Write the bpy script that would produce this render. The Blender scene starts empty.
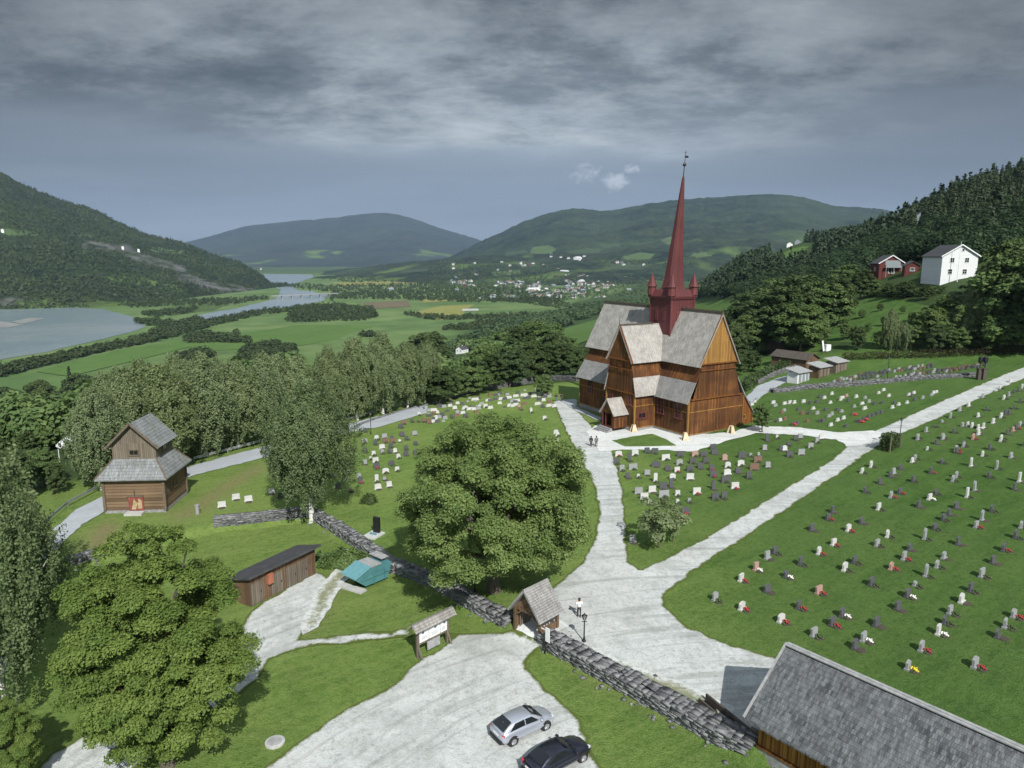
import bpy, bmesh, math, random
import numpy as np
from mathutils import Vector, Matrix
from mathutils.geometry import delaunay_2d_cdt
S = bpy.context.scene
COL = S.collection
rnd = random.Random(7)
R = math.radians
# ------------------------------------------------------------------ camera
FPX = 711.0; PITCH = R(10.3); CH = 30.0
cp, sp = math.cos(PITCH), math.sin(PITCH)
cam = bpy.data.cameras.new('camera'); co = bpy.data.objects.new('camera', cam); COL.objects.link(co)
co.location = (0, 0, CH); co.rotation_euler = (math.pi/2 - PITCH, 0, 0)
cam.sensor_width = 36; cam.lens = FPX/1024*36; cam.clip_start = 0.5; cam.clip_end = 40000
S.camera = co

def ray(px, py):
    u = (px-512)/FPX; v = (py-384)/FPX
    return np.array([u, cp - v*sp, -sp - v*cp])      # depth 1
def P(px, py, h):
    d = ray(px, py); t = (h-CH)/d[2]
    return np.array([d[0]*t, d[1]*t, h])
def proj(x, y, z):
    zc = y*cp + (CH-z)*sp
    return 512+FPX*x/zc, 384+FPX*((CH-z)*cp - y*sp)/zc, zc

# ------------------------------------------------------------------ terrain
TPX = np.array([-600, 0, 150, 300, 450, 560, 640, 700, 740, 800, 880, 950, 1024, 1200.])
TZ = np.log(np.array([200, 300, 450, 650, 900, 1300, 2000, 14000.]))
TH = np.array([
 [-40,-33,-28,-20, -8, -2,  0,  2,  3,  7, 14, 20, 24, 30],
 [-70,-62,-58,-48,-28,-13, -6, -2,  5, 11, 26, 41, 50, 60],
 [-85,-80,-78,-72,-50,-29,-17, -7,  8, 18, 41, 64, 78, 95],
 [-85,-85,-85,-82,-72,-50,-32,-12, 14, 30, 48, 76, 84,110],
 [-85,-85,-85,-85,-82,-66,-46,-17, 18, 46, 50, 76, 84,110],
 [-85,-85,-85,-85,-85,-80,-65,-40,  0, 20, 40, 60, 70, 90],
 [-85,-85,-85,-85,-85,-85,-80,-70,-50,-30,-10, 10, 20, 40],
 [-85,-85,-85,-85,-85,-85,-85,-85,-85,-85,-85,-85,-85,-85.]])
WALL_A = [P(68,562,0)[:2], P(123,546,0)[:2]]
WALL_B = [P(*q,0)[:2] for q in [(215,523),(250,520),(312,513),(345,532),(390,564),(440,583),(480,607),(513,625)]]
WALL_C = [P(*q,0)[:2] for q in [(544,638),(600,669),(660,702),(720,736),(752,753)]]
OUT_LINE = np.array(WALL_A+WALL_B+WALL_C)
OUT_POLY = np.array(list(OUT_LINE)+[(30,26),(30,-40),(-90,-40),(-90,60)])

def inpoly(x, y, poly):
    ins = np.zeros(x.shape, bool); n = len(poly)
    for i in range(n):
        x0, y0 = poly[i]; x1, y1 = poly[(i+1) % n]
        c = ((y0 > y) != (y1 > y))
        xi = (x1-x0)*(y-y0)/((y1-y0) if y1 != y0 else 1e-9)+x0
        ins ^= (c & (x < xi))
    return ins
def polydist(x, y, line, closed=False):
    d = np.full(x.shape, 1e9); n = len(line)
    for i in range(n if closed else n-1):
        a = line[i]; b = line[(i+1) % n]
        e = np.subtract(b, a); L = max(e @ e, 1e-9)
        t = np.clip(((x-a[0])*e[0]+(y-a[1])*e[1])/L, 0, 1)
        d = np.minimum(d, np.hypot(x-a[0]-t*e[0], y-a[1]-t*e[1]))
    return d
def sst(t): t = np.clip(t, 0, 1); return t*t*(3-2*t)
def H(x, y):
    x = np.asarray(x, float); y = np.asarray(y, float)
    sh = x.shape; x = np.atleast_1d(x).ravel(); y = np.atleast_1d(y).ravel()
    near = 1.5*np.logaddexp(0, (x-30)/15.)
    d = -(x+50)*.87+(y-95)*.49
    near = near - 85*sst(np.maximum(d+4, 0)/340.)
    zc = np.maximum(y*cp+5, 20)
    px = np.clip(512+FPX*x/zc, -600, 1200)
    rows = np.stack([np.interp(px, TPX, r) for r in TH])
    lz = np.clip(np.log(zc), TZ[0], TZ[-1]-1e-6)
    k = np.clip(np.searchsorted(TZ, lz, side='right')-1, 0, len(TZ)-2)
    f = (lz-TZ[k])/(TZ[k+1]-TZ[k]); ii = np.arange(len(x))
    tab = rows[k, ii]*(1-f)+rows[k+1, ii]*f
    w = sst((y-148)/55.)
    h = near*(1-w)+tab*w
    m = (x > -95) & (x < 35) & (y > -45) & (y < 110)
    if m.any():
        xm, ym = x[m], y[m]
        ins = inpoly(xm, ym, OUT_POLY); dd = polydist(xm, ym, OUT_LINE)
        h[m] -= np.where(ins, .75*sst(dd/1.1), 0)
    return h.reshape(sh)
def h1(x, y): return float(H(np.array([x]), np.array([y]))[0])
_T = np.geomspace(15, 9000, 900)
def G(px, py):
    d = ray(px, py); xs, ys, zs = d[0]*_T, d[1]*_T, CH+d[2]*_T
    g = zs-H(xs, ys); k = np.argmax(g < 0)
    if g[k] >= 0:
        if d[2] < -.02: return P(px, py, -85.)
        k = 300+int(np.argmin(g[300:700]/_T[300:700])); return np.array([xs[k], ys[k], h1(xs[k], ys[k])])
    a, b = _T[max(k-1, 0)], _T[k]
    for _ in range(22):
        m = .5*(a+b)
        if CH+d[2]*m - h1(d[0]*m, d[1]*m) < 0: b = m
        else: a = m
    return np.array([d[0]*b, d[1]*b, CH+d[2]*b])

# ------------------------------------------------------------------ mesh helpers
def link(o, parent=None):
    COL.objects.link(o)
    if parent is not None: o.parent = parent
    return o
def tag(o, label=None, cat=None, group=None, kind=None):
    if label: o['label'] = label
    if cat: o['category'] = cat
    if group: o['group'] = group
    if kind: o['kind'] = kind
    return o
def empty(name, loc=(0,0,0), rz=0.0):
    o = bpy.data.objects.new(name, None); o.location = loc; o.rotation_euler = (0,0,rz)
    o.empty_display_size = .3
    return link(o)
def arr_mesh(name, V, F, mats, smooth=False, attrs=None, midx=None):
    V = np.asarray(V, np.float32); F = np.asarray(F, np.int32); k = F.shape[1]
    me = bpy.data.meshes.new(name)
    me.vertices.add(len(V)); me.vertices.foreach_set('co', V.ravel())
    me.loops.add(F.size); me.loops.foreach_set('vertex_index', F.ravel())
    me.polygons.add(len(F)); me.polygons.foreach_set('loop_start', np.arange(0, F.size, k, dtype=np.int32))
    if smooth: me.polygons.foreach_set('use_smooth', np.ones(len(F), bool))
    for m in (mats if isinstance(mats, (list, tuple)) else [mats]): me.materials.append(m)
    if midx is not None: me.polygons.foreach_set('material_index', np.asarray(midx, np.int32))
    for an, (dom, val) in (attrs or {}).items():
        a = me.attributes.new(an, 'FLOAT', dom); a.data.foreach_set('value', np.asarray(val, np.float32))
    me.update(calc_edges=True)
    return me
class MB:
    def __init__(s): s.v = []; s.f = []; s.uv = []; s.mi = []
    def poly(s, pts, mi=0, uaxis=None):
        pts = [Vector(p) for p in pts]; b = len(s.v); s.v += [tuple(p) for p in pts]
        s.f.append(tuple(range(b, b+len(pts)))); s.mi.append(mi)
        u = Vector(uaxis).normalized() if uaxis is not None else (pts[1]-pts[0]).normalized()
        n = (pts[1]-pts[0]).cross(pts[-1]-pts[0])
        if n.length < 1e-9: n = (pts[2]-pts[1]).cross(pts[0]-pts[1])
        n = n.normalized() if n.length > 1e-9 else Vector((0,0,1))
        if uaxis is not None: u = (u-n*u.dot(n)).normalized()
        w = n.cross(u); o = pts[0]
        if abs(n.z) < .99 and uaxis is None and abs(u.z) < .02: o = Vector((0,0,0))
        s.uv += [((p-o).dot(u), (p-o).dot(w)) for p in pts]
        return s
    def box(s, c, d, rz=0, mi=0, M=None, faces=None):
        hx, hy, hz = d[0]/2, d[1]/2, d[2]/2
        Mx = M if M is not None else Matrix.Translation(c) @ Matrix.Rotation(rz, 4, 'Z')
        q = [Mx @ Vector((sx*hx, sy*hy, sz*hz)) for sz in (-1,1) for sx, sy in ((-1,-1),(1,-1),(1,1),(-1,1))]
        for f in ((0,1,5,4),(1,2,6,5),(2,3,7,6),(3,0,4,7),(4,5,6,7),(3,2,1,0)): s.poly([q[i] for i in f], mi)
        return s
    def bar(s, a, b, w, t=None, mi=0, up=(0,0,1)):
        a, b = Vector(a), Vector(b); t = t or w; d = b-a; L = d.length; d.normalize()
        u = Vector(up)
        if abs(d.dot(u)) > .95: u = Vector((0,1,0)) if abs(d.y) < .9 else Vector((1,0,0))
        r = d.cross(u).normalized(); u = r.cross(d)
        M = Matrix((r, d, u)).transposed().to_4x4(); M.translation = (a+b)/2
        return s.box(None, (w, L, t), M=M, mi=mi)
    def tube(s, pts, rad, n=8, mi=0, cap=True):
        pts = [Vector(p) for p in pts]; rad = rad if isinstance(rad, (list, tuple)) else [rad]*len(pts)
        rings = []
        for i, p in enumerate(pts):
            d = (pts[min(i+1, len(pts)-1)]-pts[max(i-1, 0)]).normalized()
            a = Vector((1,0,0)) if abs(d.x) < .9 else Vector((0,1,0))
            x = d.cross(a).normalized(); y = d.cross(x)
            rings.append([p+(x*math.cos(2*math.pi*k/n)+y*math.sin(2*math.pi*k/n))*rad[i] for k in range(n)])
        for i in range(len(rings)-1):
            for k in range(n):
                k2 = (k+1) % n
                s.poly([rings[i][k], rings[i+1][k], rings[i+1][k2], rings[i][k2]], mi)
        if cap:
            s.poly(rings[0], mi); s.poly(rings[-1][::-1], mi)
        return s
    def lathe(s, c, prof, n=16, mi=0, rot=0):
        c = Vector(c); rings = [[c+Vector((r*math.cos(2*math.pi*k/n+rot), r*math.sin(2*math.pi*k/n+rot), z)) for k in range(n)] for r, z in prof]
        for i in range(len(rings)-1):
            for k in range(n):
                k2 = (k+1) % n
                s.poly([rings[i][k], rings[i][k2], rings[i+1][k2], rings[i+1][k]], mi)
        s.poly(rings[0][::-1], mi); s.poly(rings[-1], mi)
        return s
    def prism(s, pts, vec, mi=0):
        pts = [Vector(p) for p in pts]; vec = Vector(vec); n = len(pts); q = [p+vec for p in pts]
        s.poly(pts[::-1], mi); s.poly(q, mi)
        for i in range(n):
            j = (i+1) % n; s.poly([pts[i], pts[j], q[j], q[i]], mi)
        return s
    def mesh(s, name, mats, smooth=False, weld=False):
        me = bpy.data.meshes.new(name); me.from_pydata(s.v, [], s.f)
        for m in (mats if isinstance(mats, (list, tuple)) else [mats]): me.materials.append(m)
        me.polygons.foreach_set('material_index', np.array(s.mi, np.int32))
        uv = me.uv_layers.new(name='UVMap'); uv.data.foreach_set('uv', np.array(s.uv, np.float32).ravel())
        if weld:
            bm = bmesh.new(); bm.from_mesh(me); bmesh.ops.remove_doubles(bm, verts=bm.verts, dist=1e-4); bmesh.ops.recalc_face_normals(bm, faces=bm.faces); bm.to_mesh(me); bm.free()
        if smooth: me.polygons.foreach_set('use_smooth', np.ones(len(me.polygons), bool))
        me.update(); return me
    def build(s, name, mats, parent=None, smooth=False, weld=False):
        return link(bpy.data.objects.new(name, s.mesh(name, mats, smooth, weld)), parent)
def children_of(o): return [c for c in o.children]
def copy_tree(o, loc=None, rz=None, sc=None, parent=None):
    c = o.copy(); COL.objects.link(c)
    if parent is not None: c.parent = parent
    if loc is not None: c.location = loc
    if rz is not None: c.rotation_euler = (0,0,rz)
    if sc is not None: c.scale = sc if isinstance(sc, (list, tuple)) else (sc,)*3
    for ch in list(o.children): copy_tree(ch, parent=c)
    return c
_ONES = ['','first','second','third','fourth','fifth','sixth','seventh','eighth','ninth','tenth','eleventh','twelfth','thirteenth','fourteenth','fifteenth','sixteenth','seventeenth','eighteenth','nineteenth']
_TENS = {2:('twenty','twentieth'),3:('thirty','thirtieth'),4:('forty','fortieth'),5:('fifty','fiftieth'),6:('sixty','sixtieth'),7:('seventy','seventieth')}
def ordn(n):
    if n < 20: return _ONES[n]
    t, o = divmod(n, 10)
    return _TENS[t][1] if o == 0 else _TENS[t][0]+'-'+_ONES[o]

# ------------------------------------------------------------------ materials
def mat(name):
    m = bpy.data.materials.new(name); m.use_nodes = True; nt = m.node_tree
    return m, nt, nt.nodes['Principled BSDF']
class N:
    """small node-graph writer"""
    def __init__(s, nt): s.nt = nt
    def new(s, t, **kw):
        n = s.nt.nodes.new(t)
        for k, v in kw.items(): setattr(n, k, v)
        return n
    def put(s, sock, v):
        if v is None: return
        if isinstance(v, bpy.types.NodeSocket): s.nt.links.new(v, sock)
        else:
            if hasattr(sock, 'default_value'):
                dv = sock.default_value
                if hasattr(dv, '__len__') and len(dv) == 4 and len(v) == 3: v = (*v, 1)
                sock.default_value = v
    def math(s, op, a, b=None, c=None, clamp=False):
        n = s.new('ShaderNodeMath', operation=op, use_clamp=clamp)
        for i, v in enumerate((a, b, c)): s.put(n.inputs[i], v)
        return n.outputs[0]
    def mix(s, f, a, b, mode='MIX'):
        n = s.new('ShaderNodeMix', data_type='RGBA', blend_type=mode)
        s.put(n.inputs[0], f); s.put(n.inputs[6], a); s.put(n.inputs[7], b); return n.outputs[2]
    def noise(s, vec, scale, detail=4, rough=.55, dist=0, out=0, dim='3D'):
        n = s.new('ShaderNodeTexNoise'); n.noise_dimensions = dim
        if vec is not None: s.put(n.inputs['Vector'], vec)
        n.inputs['Scale'].default_value = scale; n.inputs['Detail'].default_value = detail
        n.inputs['Roughness'].default_value = rough; n.inputs['Distortion'].default_value = dist
        return n.outputs[out]
    def vor(s, vec, scale, feat='F1', out='Distance', rnd_=1):
        n = s.new('ShaderNodeTexVoronoi', feature=feat)
        if vec is not None: s.put(n.inputs['Vector'], vec)
        n.inputs['Scale'].default_value = scale; n.inputs['Randomness'].default_value = rnd_
        return n.outputs[out]
    def ramp(s, f, stops, interp='LINEAR'):
        n = s.new('ShaderNodeValToRGB'); e = n.color_ramp.elements; n.color_ramp.interpolation = interp
        while len(e) < len(stops): e.new(.5)
        for i, (p, c) in enumerate(stops):
            e[i].position = p; e[i].color = (*c, 1) if hasattr(c, '__len__') else (c, c, c, 1)
        s.put(n.inputs[0], f); return n.outputs[0]
    def mapr(s, v, a, b, c=0, d=1, clamp=True, smooth=False):
        n = s.new('ShaderNodeMapRange', clamp=clamp)
        if smooth: n.interpolation_type = 'SMOOTHSTEP'
        for i, q in enumerate((v, a, b, c, d)): s.put(n.inputs[i], q)
        return n.outputs[0]
    def vmul(s, vec, sc):
        n = s.new('ShaderNodeVectorMath', operation='MULTIPLY'); s.put(n.inputs[0], vec); n.inputs[1].default_value = sc; return n.outputs[0]
    def bump(s, h, strength=.5, dist=.05):
        n = s.new('ShaderNodeBump'); n.inputs['Strength'].default_value = strength; n.inputs['Distance'].default_value = dist
        s.put(n.inputs['Height'], h); return n.outputs[0]
    def attr(s, name): return s.new('ShaderNodeAttribute', attribute_name=name).outputs['Fac']
    def obj(s): return s.new('ShaderNodeTexCoord').outputs['Object']
    def pos(s): return s.new('ShaderNodeNewGeometry').outputs['Position']
    def uv(s): return s.new('ShaderNodeTexCoord').outputs['UV']
    def sep(s, v):
        n = s.new('ShaderNodeSeparateXYZ'); s.put(n.inputs[0], v); return n.outputs
    def rand(s): return s.new('ShaderNodeObjectInfo').outputs['Random']
def setp(b, N_, **kw):
    for k, v in kw.items(): N_.put(b.inputs[k.replace('_', ' ')], v)

def plain(name, col, rough=.6, metal=0, noise=0, scale=3., spec=.5, coat=0):
    m, nt, b = mat(name); n = N(nt)
    c = col
    if noise:
        f = n.noise(n.obj(), scale, 5)
        c = n.mix(n.mapr(f, .3, .7), tuple(x*(1-noise) for x in col), tuple(min(1, x*(1+noise)) for x in col))
    setp(b, n, Base_Color=c, Roughness=rough, Metallic=metal)
    b.inputs['Specular IOR Level'].default_value = spec; b.inputs['Coat Weight'].default_value = coat
    return m
def boards(name, c0, c1, dark, width=.25, streak=.6, horiz=False, rough=.8, darkamt=.45):
    """timber cladding: UV in metres, boards run along v (or along u when horiz)"""
    m, nt, b = mat(name); n = N(nt); u, v, _ = n.sep(n.uv())
    if horiz: u, v = v, u
    q = n.math('DIVIDE', u, width); idx = n.math('FLOOR', q); fr = n.math('FRACT', q)
    wn = n.new('ShaderNodeTexWhiteNoise', noise_dimensions='1D'); n.put(wn.inputs['W'], idx)
    cmb = n.new('ShaderNodeCombineXYZ'); n.put(cmb.inputs[0], n.math('MULTIPLY', u, 5.)); n.put(cmb.inputs[1], n.math('MULTIPLY', v, .35)); n.put(cmb.inputs[2], idx)
    st = n.noise(cmb.outputs[0], 1.0, 6, .65)
    big = n.noise(n.obj(), .28, 4, .6)
    f = n.math('ADD', n.math('MULTIPLY', wn.outputs[0], .55), n.math('MULTIPLY', st, .5))
    col = n.mix(n.mapr(f, .2, .85), c0, c1)
    dk = n.math('MULTIPLY', n.mapr(n.math('ADD', n.math('MULTIPLY', st, streak), n.math('MULTIPLY', big, .6)), .49, .76), darkamt)
    col = n.mix(dk, col, dark)
    gap = n.math('LESS_THAN', n.math('ABSOLUTE', n.math('SUBTRACT', fr, .5)), .44)
    col = n.mix(n.math('MULTIPLY', n.math('SUBTRACT', 1., gap), .7), col, tuple(x*.25 for x in dark))
    setp(b, n, Base_Color=col, Roughness=rough, Normal=n.bump(n.math('ADD', n.math('MULTIPLY', gap, .8), n.math('MULTIPLY', st, .3)), .7, .03))
    b.inputs['Specular IOR Level'].default_value = .25
    return m
def shingles(name, c0, c1, c2, w=.16, h=.22, rough=.75, moss=0, mortar=.012):
    m, nt, b = mat(name); n = N(nt); uv = n.uv()
    bt = n.new('ShaderNodeTexBrick'); n.put(bt.inputs['Vector'], uv)
    bt.offset = .5; bt.inputs['Scale'].default_value = 1; bt.inputs['Brick Width'].default_value = w; bt.inputs['Row Height'].default_value = h
    bt.inputs['Mortar Size'].default_value = mortar; bt.inputs['Mortar Smooth'].default_value = .3; bt.inputs['Bias'].default_value = 0
    n.put(bt.inputs['Color1'], c0); n.put(bt.inputs['Color2'], c1); n.put(bt.inputs['Mortar'], tuple(x*.35 for x in c0))
    big = n.noise(n.obj(), .55, 6, .65); fine = n.noise(n.vmul(uv, (4.2, .9, 1)), 1, 7, .75)
    col = n.mix(n.mapr(big, .38, .68), bt.outputs[0], c2)
    col = n.mix(n.mapr(fine, .40, .64, .0, .72), col, tuple(x*.48 for x in c0))
    if moss: col = n.mix(n.math('MULTIPLY', n.mapr(n.noise(n.obj(), .9, 6, .7), .5, .7), moss), col, (.11, .13, .07))
    _, v, _ = n.sep(uv)
    saw = n.math('FRACT', n.math('DIVIDE', v, h))
    setp(b, n, Base_Color=col, Roughness=rough, Normal=n.bump(n.math('SUBTRACT', n.math('MULTIPLY', fine, .6), n.math('ADD', saw, bt.outputs[1])), .8, .04))
    b.inputs['Specular IOR Level'].default_value = .3
    return m
def leafmat(name, c0, c1, trans=.36, hue=.0):
    m, nt, b = mat(name); n = N(nt)
    v = n.attr('v'); r = n.rand()
    f = n.math('ADD', n.math('MULTIPLY', v, .8), n.math('MULTIPLY', r, .2))
    col = n.mix(f, c0, c1)
    # one tree leans yellower or bluer than its neighbour
    col = n.mix(n.math('MULTIPLY', n.math('ABSOLUTE', n.math('SUBTRACT', r, .5)), .45), col, n.mix(r, (.15,.19,.05), (.045,.105,.055)))
    setp(b, n, Base_Color=col, Roughness=.6); b.inputs['Specular IOR Level'].default_value = .25
    t = n.new('ShaderNodeBsdfTranslucent'); n.put(t.inputs[0], col)
    mx = n.new('ShaderNodeMixShader'); mx.inputs[0].default_value = trans
    nt.links.new(b.outputs[0], mx.inputs[1]); nt.links.new(t.outputs[0], mx.inputs[2])
    nt.links.new(mx.outputs[0], nt.nodes['Material Output'].inputs[0])
    return m
def groundmat():
    m, nt, b = mat('ground'); n = N(nt); p = n.pos()
    big = n.noise(p, .045, 5, .6); mid = n.noise(p, .30, 7, .68); fine = n.noise(p, 2.2, 6, .78); vf = n.noise(p, 9., 3, .75)
    stv = n.new('ShaderNodeVectorRotate', rotation_type='Z_AXIS'); n.put(stv.inputs['Vector'], p); stv.inputs['Angle'].default_value = R(-38)
    mow = n.noise(n.vmul(stv.outputs[0], (.10, 1.1, .1)), 1.0, 4, .6)          # faint mowing strips along the rows
    lawn = n.mix(n.mapr(mid, .32, .68), (.055,.128,.024), (.135,.240,.058))
    lawn = n.mix(n.mapr(mow, .38, .66, 0, .55), lawn, (.170,.270,.075))
    lawn = n.mix(n.mapr(big, .38, .68, 0, .6), lawn, (.195,.275,.085))
    lawn = n.mix(n.mapr(fine, .47, .70, 0, .42), lawn, (.235,.285,.120))
    lawn = n.mix(n.mapr(fine, .32, .49, .55, 0), lawn, (.038,.085,.016))
    lawn = n.mix(n.mapr(vf, .38, .60, .4, 0), lawn, (.030,.062,.012))
    lawn = n.mix(n.attr('lush'), n.mix(1., lawn, (1.30,1.17,1.05), 'MULTIPLY'), n.mix(1., lawn, (.66,.74,.62), 'MULTIPLY'))  # vignette painted into the grass: dimmer to the right, brighter to the left
    dry = n.mix(n.mapr(fine, .3, .7), (.16,.15,.06), (.27,.24,.12))
    lawn = n.mix(n.attr('dry'), lawn, dry)
    rough_ = n.mix(n.mapr(mid, .3, .7), (.028,.055,.016), (.060,.095,.028))
    far = n.noise(p, .006, 5, .6); far2 = n.noise(p, .02, 4, .6)
    field = n.mix(n.mapr(far, .38, .62), (.085,.150,.045), (.150,.215,.075))
    field = n.mix(n.mapr(far2, .45, .7, 0, .6), field, (.065,.10,.035))
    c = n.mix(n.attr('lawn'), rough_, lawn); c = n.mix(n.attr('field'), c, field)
    setp(b, n, Base_Color=c, Roughness=.9, Normal=n.bump(n.math('ADD', fine, n.math('MULTIPLY', vf, .7)), .9, .2))
    b.inputs['Specular IOR Level'].default_value = .15
    return m
def gravelmat(name, c0, c1, stain, grass=True, gw=1.0):
    m, nt, b = mat(name); n = N(nt); p = n.pos()
    f = n.noise(p, .5, 6, .72); g = n.noise(p, 2.6, 7, .8); s = n.noise(p, .13, 6, .65, .6); vg = n.vor(p, 7.); px_, py_, _ = n.sep(p); ax = n.math('SUBTRACT', px_, 16.); ay = n.math('SUBTRACT', py_, 20.); rr = n.math('SQRT', n.math('ADD', n.math('MULTIPLY', ax, ax), n.math('MULTIPLY', ay, ay)))
    pc = n.new('ShaderNodeCombineXYZ'); n.put(pc.inputs[0], n.math('MULTIPLY', rr, 1.15)); n.put(pc.inputs[1], n.math('MULTIPLY', n.math('ARCTAN2', ay, ax), 2.2)); tr = n.noise(pc.outputs[0], 1.0, 5, .6, .25)
    c = n.mix(n.mapr(f, .3, .7), c0, c1); c = n.mix(n.mapr(tr, .52, .62, 0, .42), c, stain)
    c = n.mix(n.mapr(g, .50, .68, 0, .7), c, stain)
    s2 = n.noise(n.vmul(p, (1, .45, 1)), .42, 7, .72, 1.5)
    c = n.mix(n.mapr(s2, .50, .66, 0, .38), c, tuple(x*1.1 for x in stain))
    c = n.mix(n.mapr(s, .52, .64, 0, .45), c, tuple(x*1.2 for x in stain))
    c = n.mix(n.mapr(vg, .0, .45, .35, 0), c, tuple(x*.6 for x in stain))
    if grass:
        e = n.attr('edge'); t = n.math('ADD', n.math('MULTIPLY', g, .5*gw), n.math('MULTIPLY', f, .75*gw))
        k = n.mapr(n.math('SUBTRACT', n.math('ADD', e, .38*gw), t), -.1, .1)
        dryc = n.mix(g, (.11,.12,.035), (.07,.115,.022))
        c = n.mix(k, dryc, c)
    setp(b, n, Base_Color=c, Roughness=.95, Normal=n.bump(n.math('ADD', g, n.math('MULTIPLY', vg, -.6)), .5, .05))
    b.inputs['Specular IOR Level'].default_value = .1
    return m
def weedmat():
    m, nt, b = mat('weedy_gravel'); n = N(nt); p = n.pos(); g = n.noise(p, 2.2, 7, .8); f = n.noise(p, .5, 6, .7); e = n.attr('edge')
    c = n.mix(n.mapr(f, .3, .7), (.48,.50,.48), (.63,.65,.625)); c = n.mix(n.mapr(g, .47, .68, 0, .8), c, (.20,.212,.195))
    w = n.mix(n.mapr(f, .35, .65), (.20,.19,.085), (.12,.15,.045))
    k = n.mapr(n.math('SUBTRACT', n.math('ADD', n.math('MULTIPLY', e, .5), n.math('MULTIPLY', g, .9)), .58), 0, .26)
    setp(b, n, Base_Color=n.mix(n.math('MULTIPLY', k, .8), c, w), Roughness=.95, Normal=n.bump(g, .5, .06)); b.inputs['Specular IOR Level'].default_value = .1
    return m
def stonemat(name, c0, c1, c2, scale=2.5):
    m, nt, b = mat(name); n = N(nt); p = n.obj()
    v = n.attr('v'); f = n.noise(p, scale, 6, .7); g = n.noise(p, scale*5, 5, .7)
    c = n.mix(v, c0, c1); c = n.mix(n.mapr(f, .5, .72, 0, .7), c, c2); c = n.mix(n.mapr(g, .5, .8, 0, .6), c, tuple(x*.4 for x in c0))
    setp(b, n, Base_Color=c, Roughness=.85, Normal=n.bump(g, .5, .05))
    return m
def granite(name, c, polish=.35):
    m, nt, b = mat(name); n = N(nt); p = n.obj()
    f = n.noise(p, 40, 3, .7); l = n.noise(p, 3, 5, .65)
    col = n.mix(n.mapr(f, .35, .7), tuple(x*.75 for x in c), tuple(min(1, x*1.15) for x in c))
    col = n.mix(n.mapr(l, .55, .8, 0, .45), col, (.14,.145,.12)); 
    setp(b, n, Base_Color=col, Roughness=polish); return m
def mountainmat(name, c0, c1, rock, grass=(.10,.155,.04), rk=0., gr=.0, scale=1.):
    m, nt, b = mat(name); n = N(nt); p = n.pos()
    f = n.noise(p, .012*scale, 8, .65); g = n.noise(p, .05*scale, 6, .7); big = n.noise(p, .0022*scale, 5, .6)
    c = n.mix(n.mapr(n.math('ADD', n.math('MULTIPLY', f, .45), n.math('MULTIPLY', g, .55)), .41, .59), c0, c1)
    c = n.mix(n.mapr(big, .45, .60, 0, .45), c, tuple(x*1.25 for x in c1))
    if gr: c = n.mix(n.math('MULTIPLY', n.mapr(n.noise(p, .0042*scale, 5, .55), .60-.1*gr, .64), n.attr('low')), c, grass)
    if rk: c = n.mix(n.math('MULTIPLY', n.mapr(n.math('ADD', n.math('MULTIPLY', f, .6), n.math('MULTIPLY', g, .4)), .44, .58), n.attr('rock')), c, rock)
    setp(b, n, Base_Color=c, Roughness=.95, Normal=n.bump(n.math('ADD', f, g), 1., 9.)); b.inputs['Specular IOR Level'].default_value = .05
    return m
def watermat():
    m, nt, b = mat('water'); n = N(nt); p = n.pos()
    w = n.noise(n.vmul(p, (1, .35, 1)), .25, 5, .6); big = n.noise(p, .006, 5, .6)
    c = n.mix(n.mapr(big, .4, .65), (.19,.25,.27), (.25,.30,.31))
    setp(b, n, Base_Color=c, Roughness=.22, Normal=n.bump(w, .25, .2)); return m
M = {}
M['ground'] = groundmat()
M['gravel'] = gravelmat('gravel', (.45,.47,.455), (.59,.61,.59), (.205,.217,.20), gw=1.0)
M['weeds'] = weedmat()
M['gravelclean'] = gravelmat('clean_gravel', (.60,.62,.60), (.70,.72,.70), (.38,.39,.37), grass=False)
M['asphalt'] = gravelmat('pale_asphalt', (.36,.39,.41), (.43,.46,.48), (.28,.30,.32), gw=.35)
M['dirt'] = gravelmat('dirt', (.22,.22,.20), (.30,.29,.27), (.14,.14,.12))
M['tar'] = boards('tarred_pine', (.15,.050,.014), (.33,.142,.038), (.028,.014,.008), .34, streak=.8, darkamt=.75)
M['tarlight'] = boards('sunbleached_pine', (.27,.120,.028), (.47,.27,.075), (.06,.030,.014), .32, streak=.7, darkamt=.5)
M['tardark'] = boards('shaded_pine', (.15,.05,.012), (.26,.10,.022), (.025,.012,.007), .26)  # darker board tone for trim, doors and the vestry
M['shingle'] = shingles('silver_shingles', (.30,.285,.26), (.42,.405,.37), (.49,.47,.435))
M['shinglepink'] = shingles('pale_shingles', (.40,.375,.34), (.49,.465,.425), (.55,.52,.48))
M['shingledark'] = shingles('weathered_shingles', (.060,.066,.072), (.20,.212,.222), (.19,.20,.205), w=.13, h=.30, mortar=.006)
M['shingleblue'] = shingles('grey_shingles', (.24,.24,.235), (.33,.325,.31), (.37,.36,.345))
M['slate'] = shingles('mossy_roof', (.19,.20,.205), (.26,.275,.28), (.31,.33,.33), w=.4, h=.4, moss=.6)
M['red'] = boards('red_paint', (.105,.030,.031), (.155,.046,.046), (.05,.016,.017), .3, rough=.6)
M['redtrim'] = plain('red_trim', (.125,.030,.031), .55, noise=.2)
M['dark'] = plain('dark_glass', (.012,.014,.016), .12)
M['black'] = plain('black_iron', (.012,.012,.013), .45)
M['ridge'] = plain('dark_ridge_timber', (.07,.058,.045), .85, noise=.4)
M['eave'] = plain('weathered_board', (.13,.10,.07), .85, noise=.3)
M['greywood'] = boards('grey_timber', (.15,.125,.095), (.25,.21,.165), (.05,.04,.03), .22)
M['brownwood'] = boards('brown_timber', (.115,.066,.038), (.22,.145,.088), (.04,.026,.018), .22)
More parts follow.
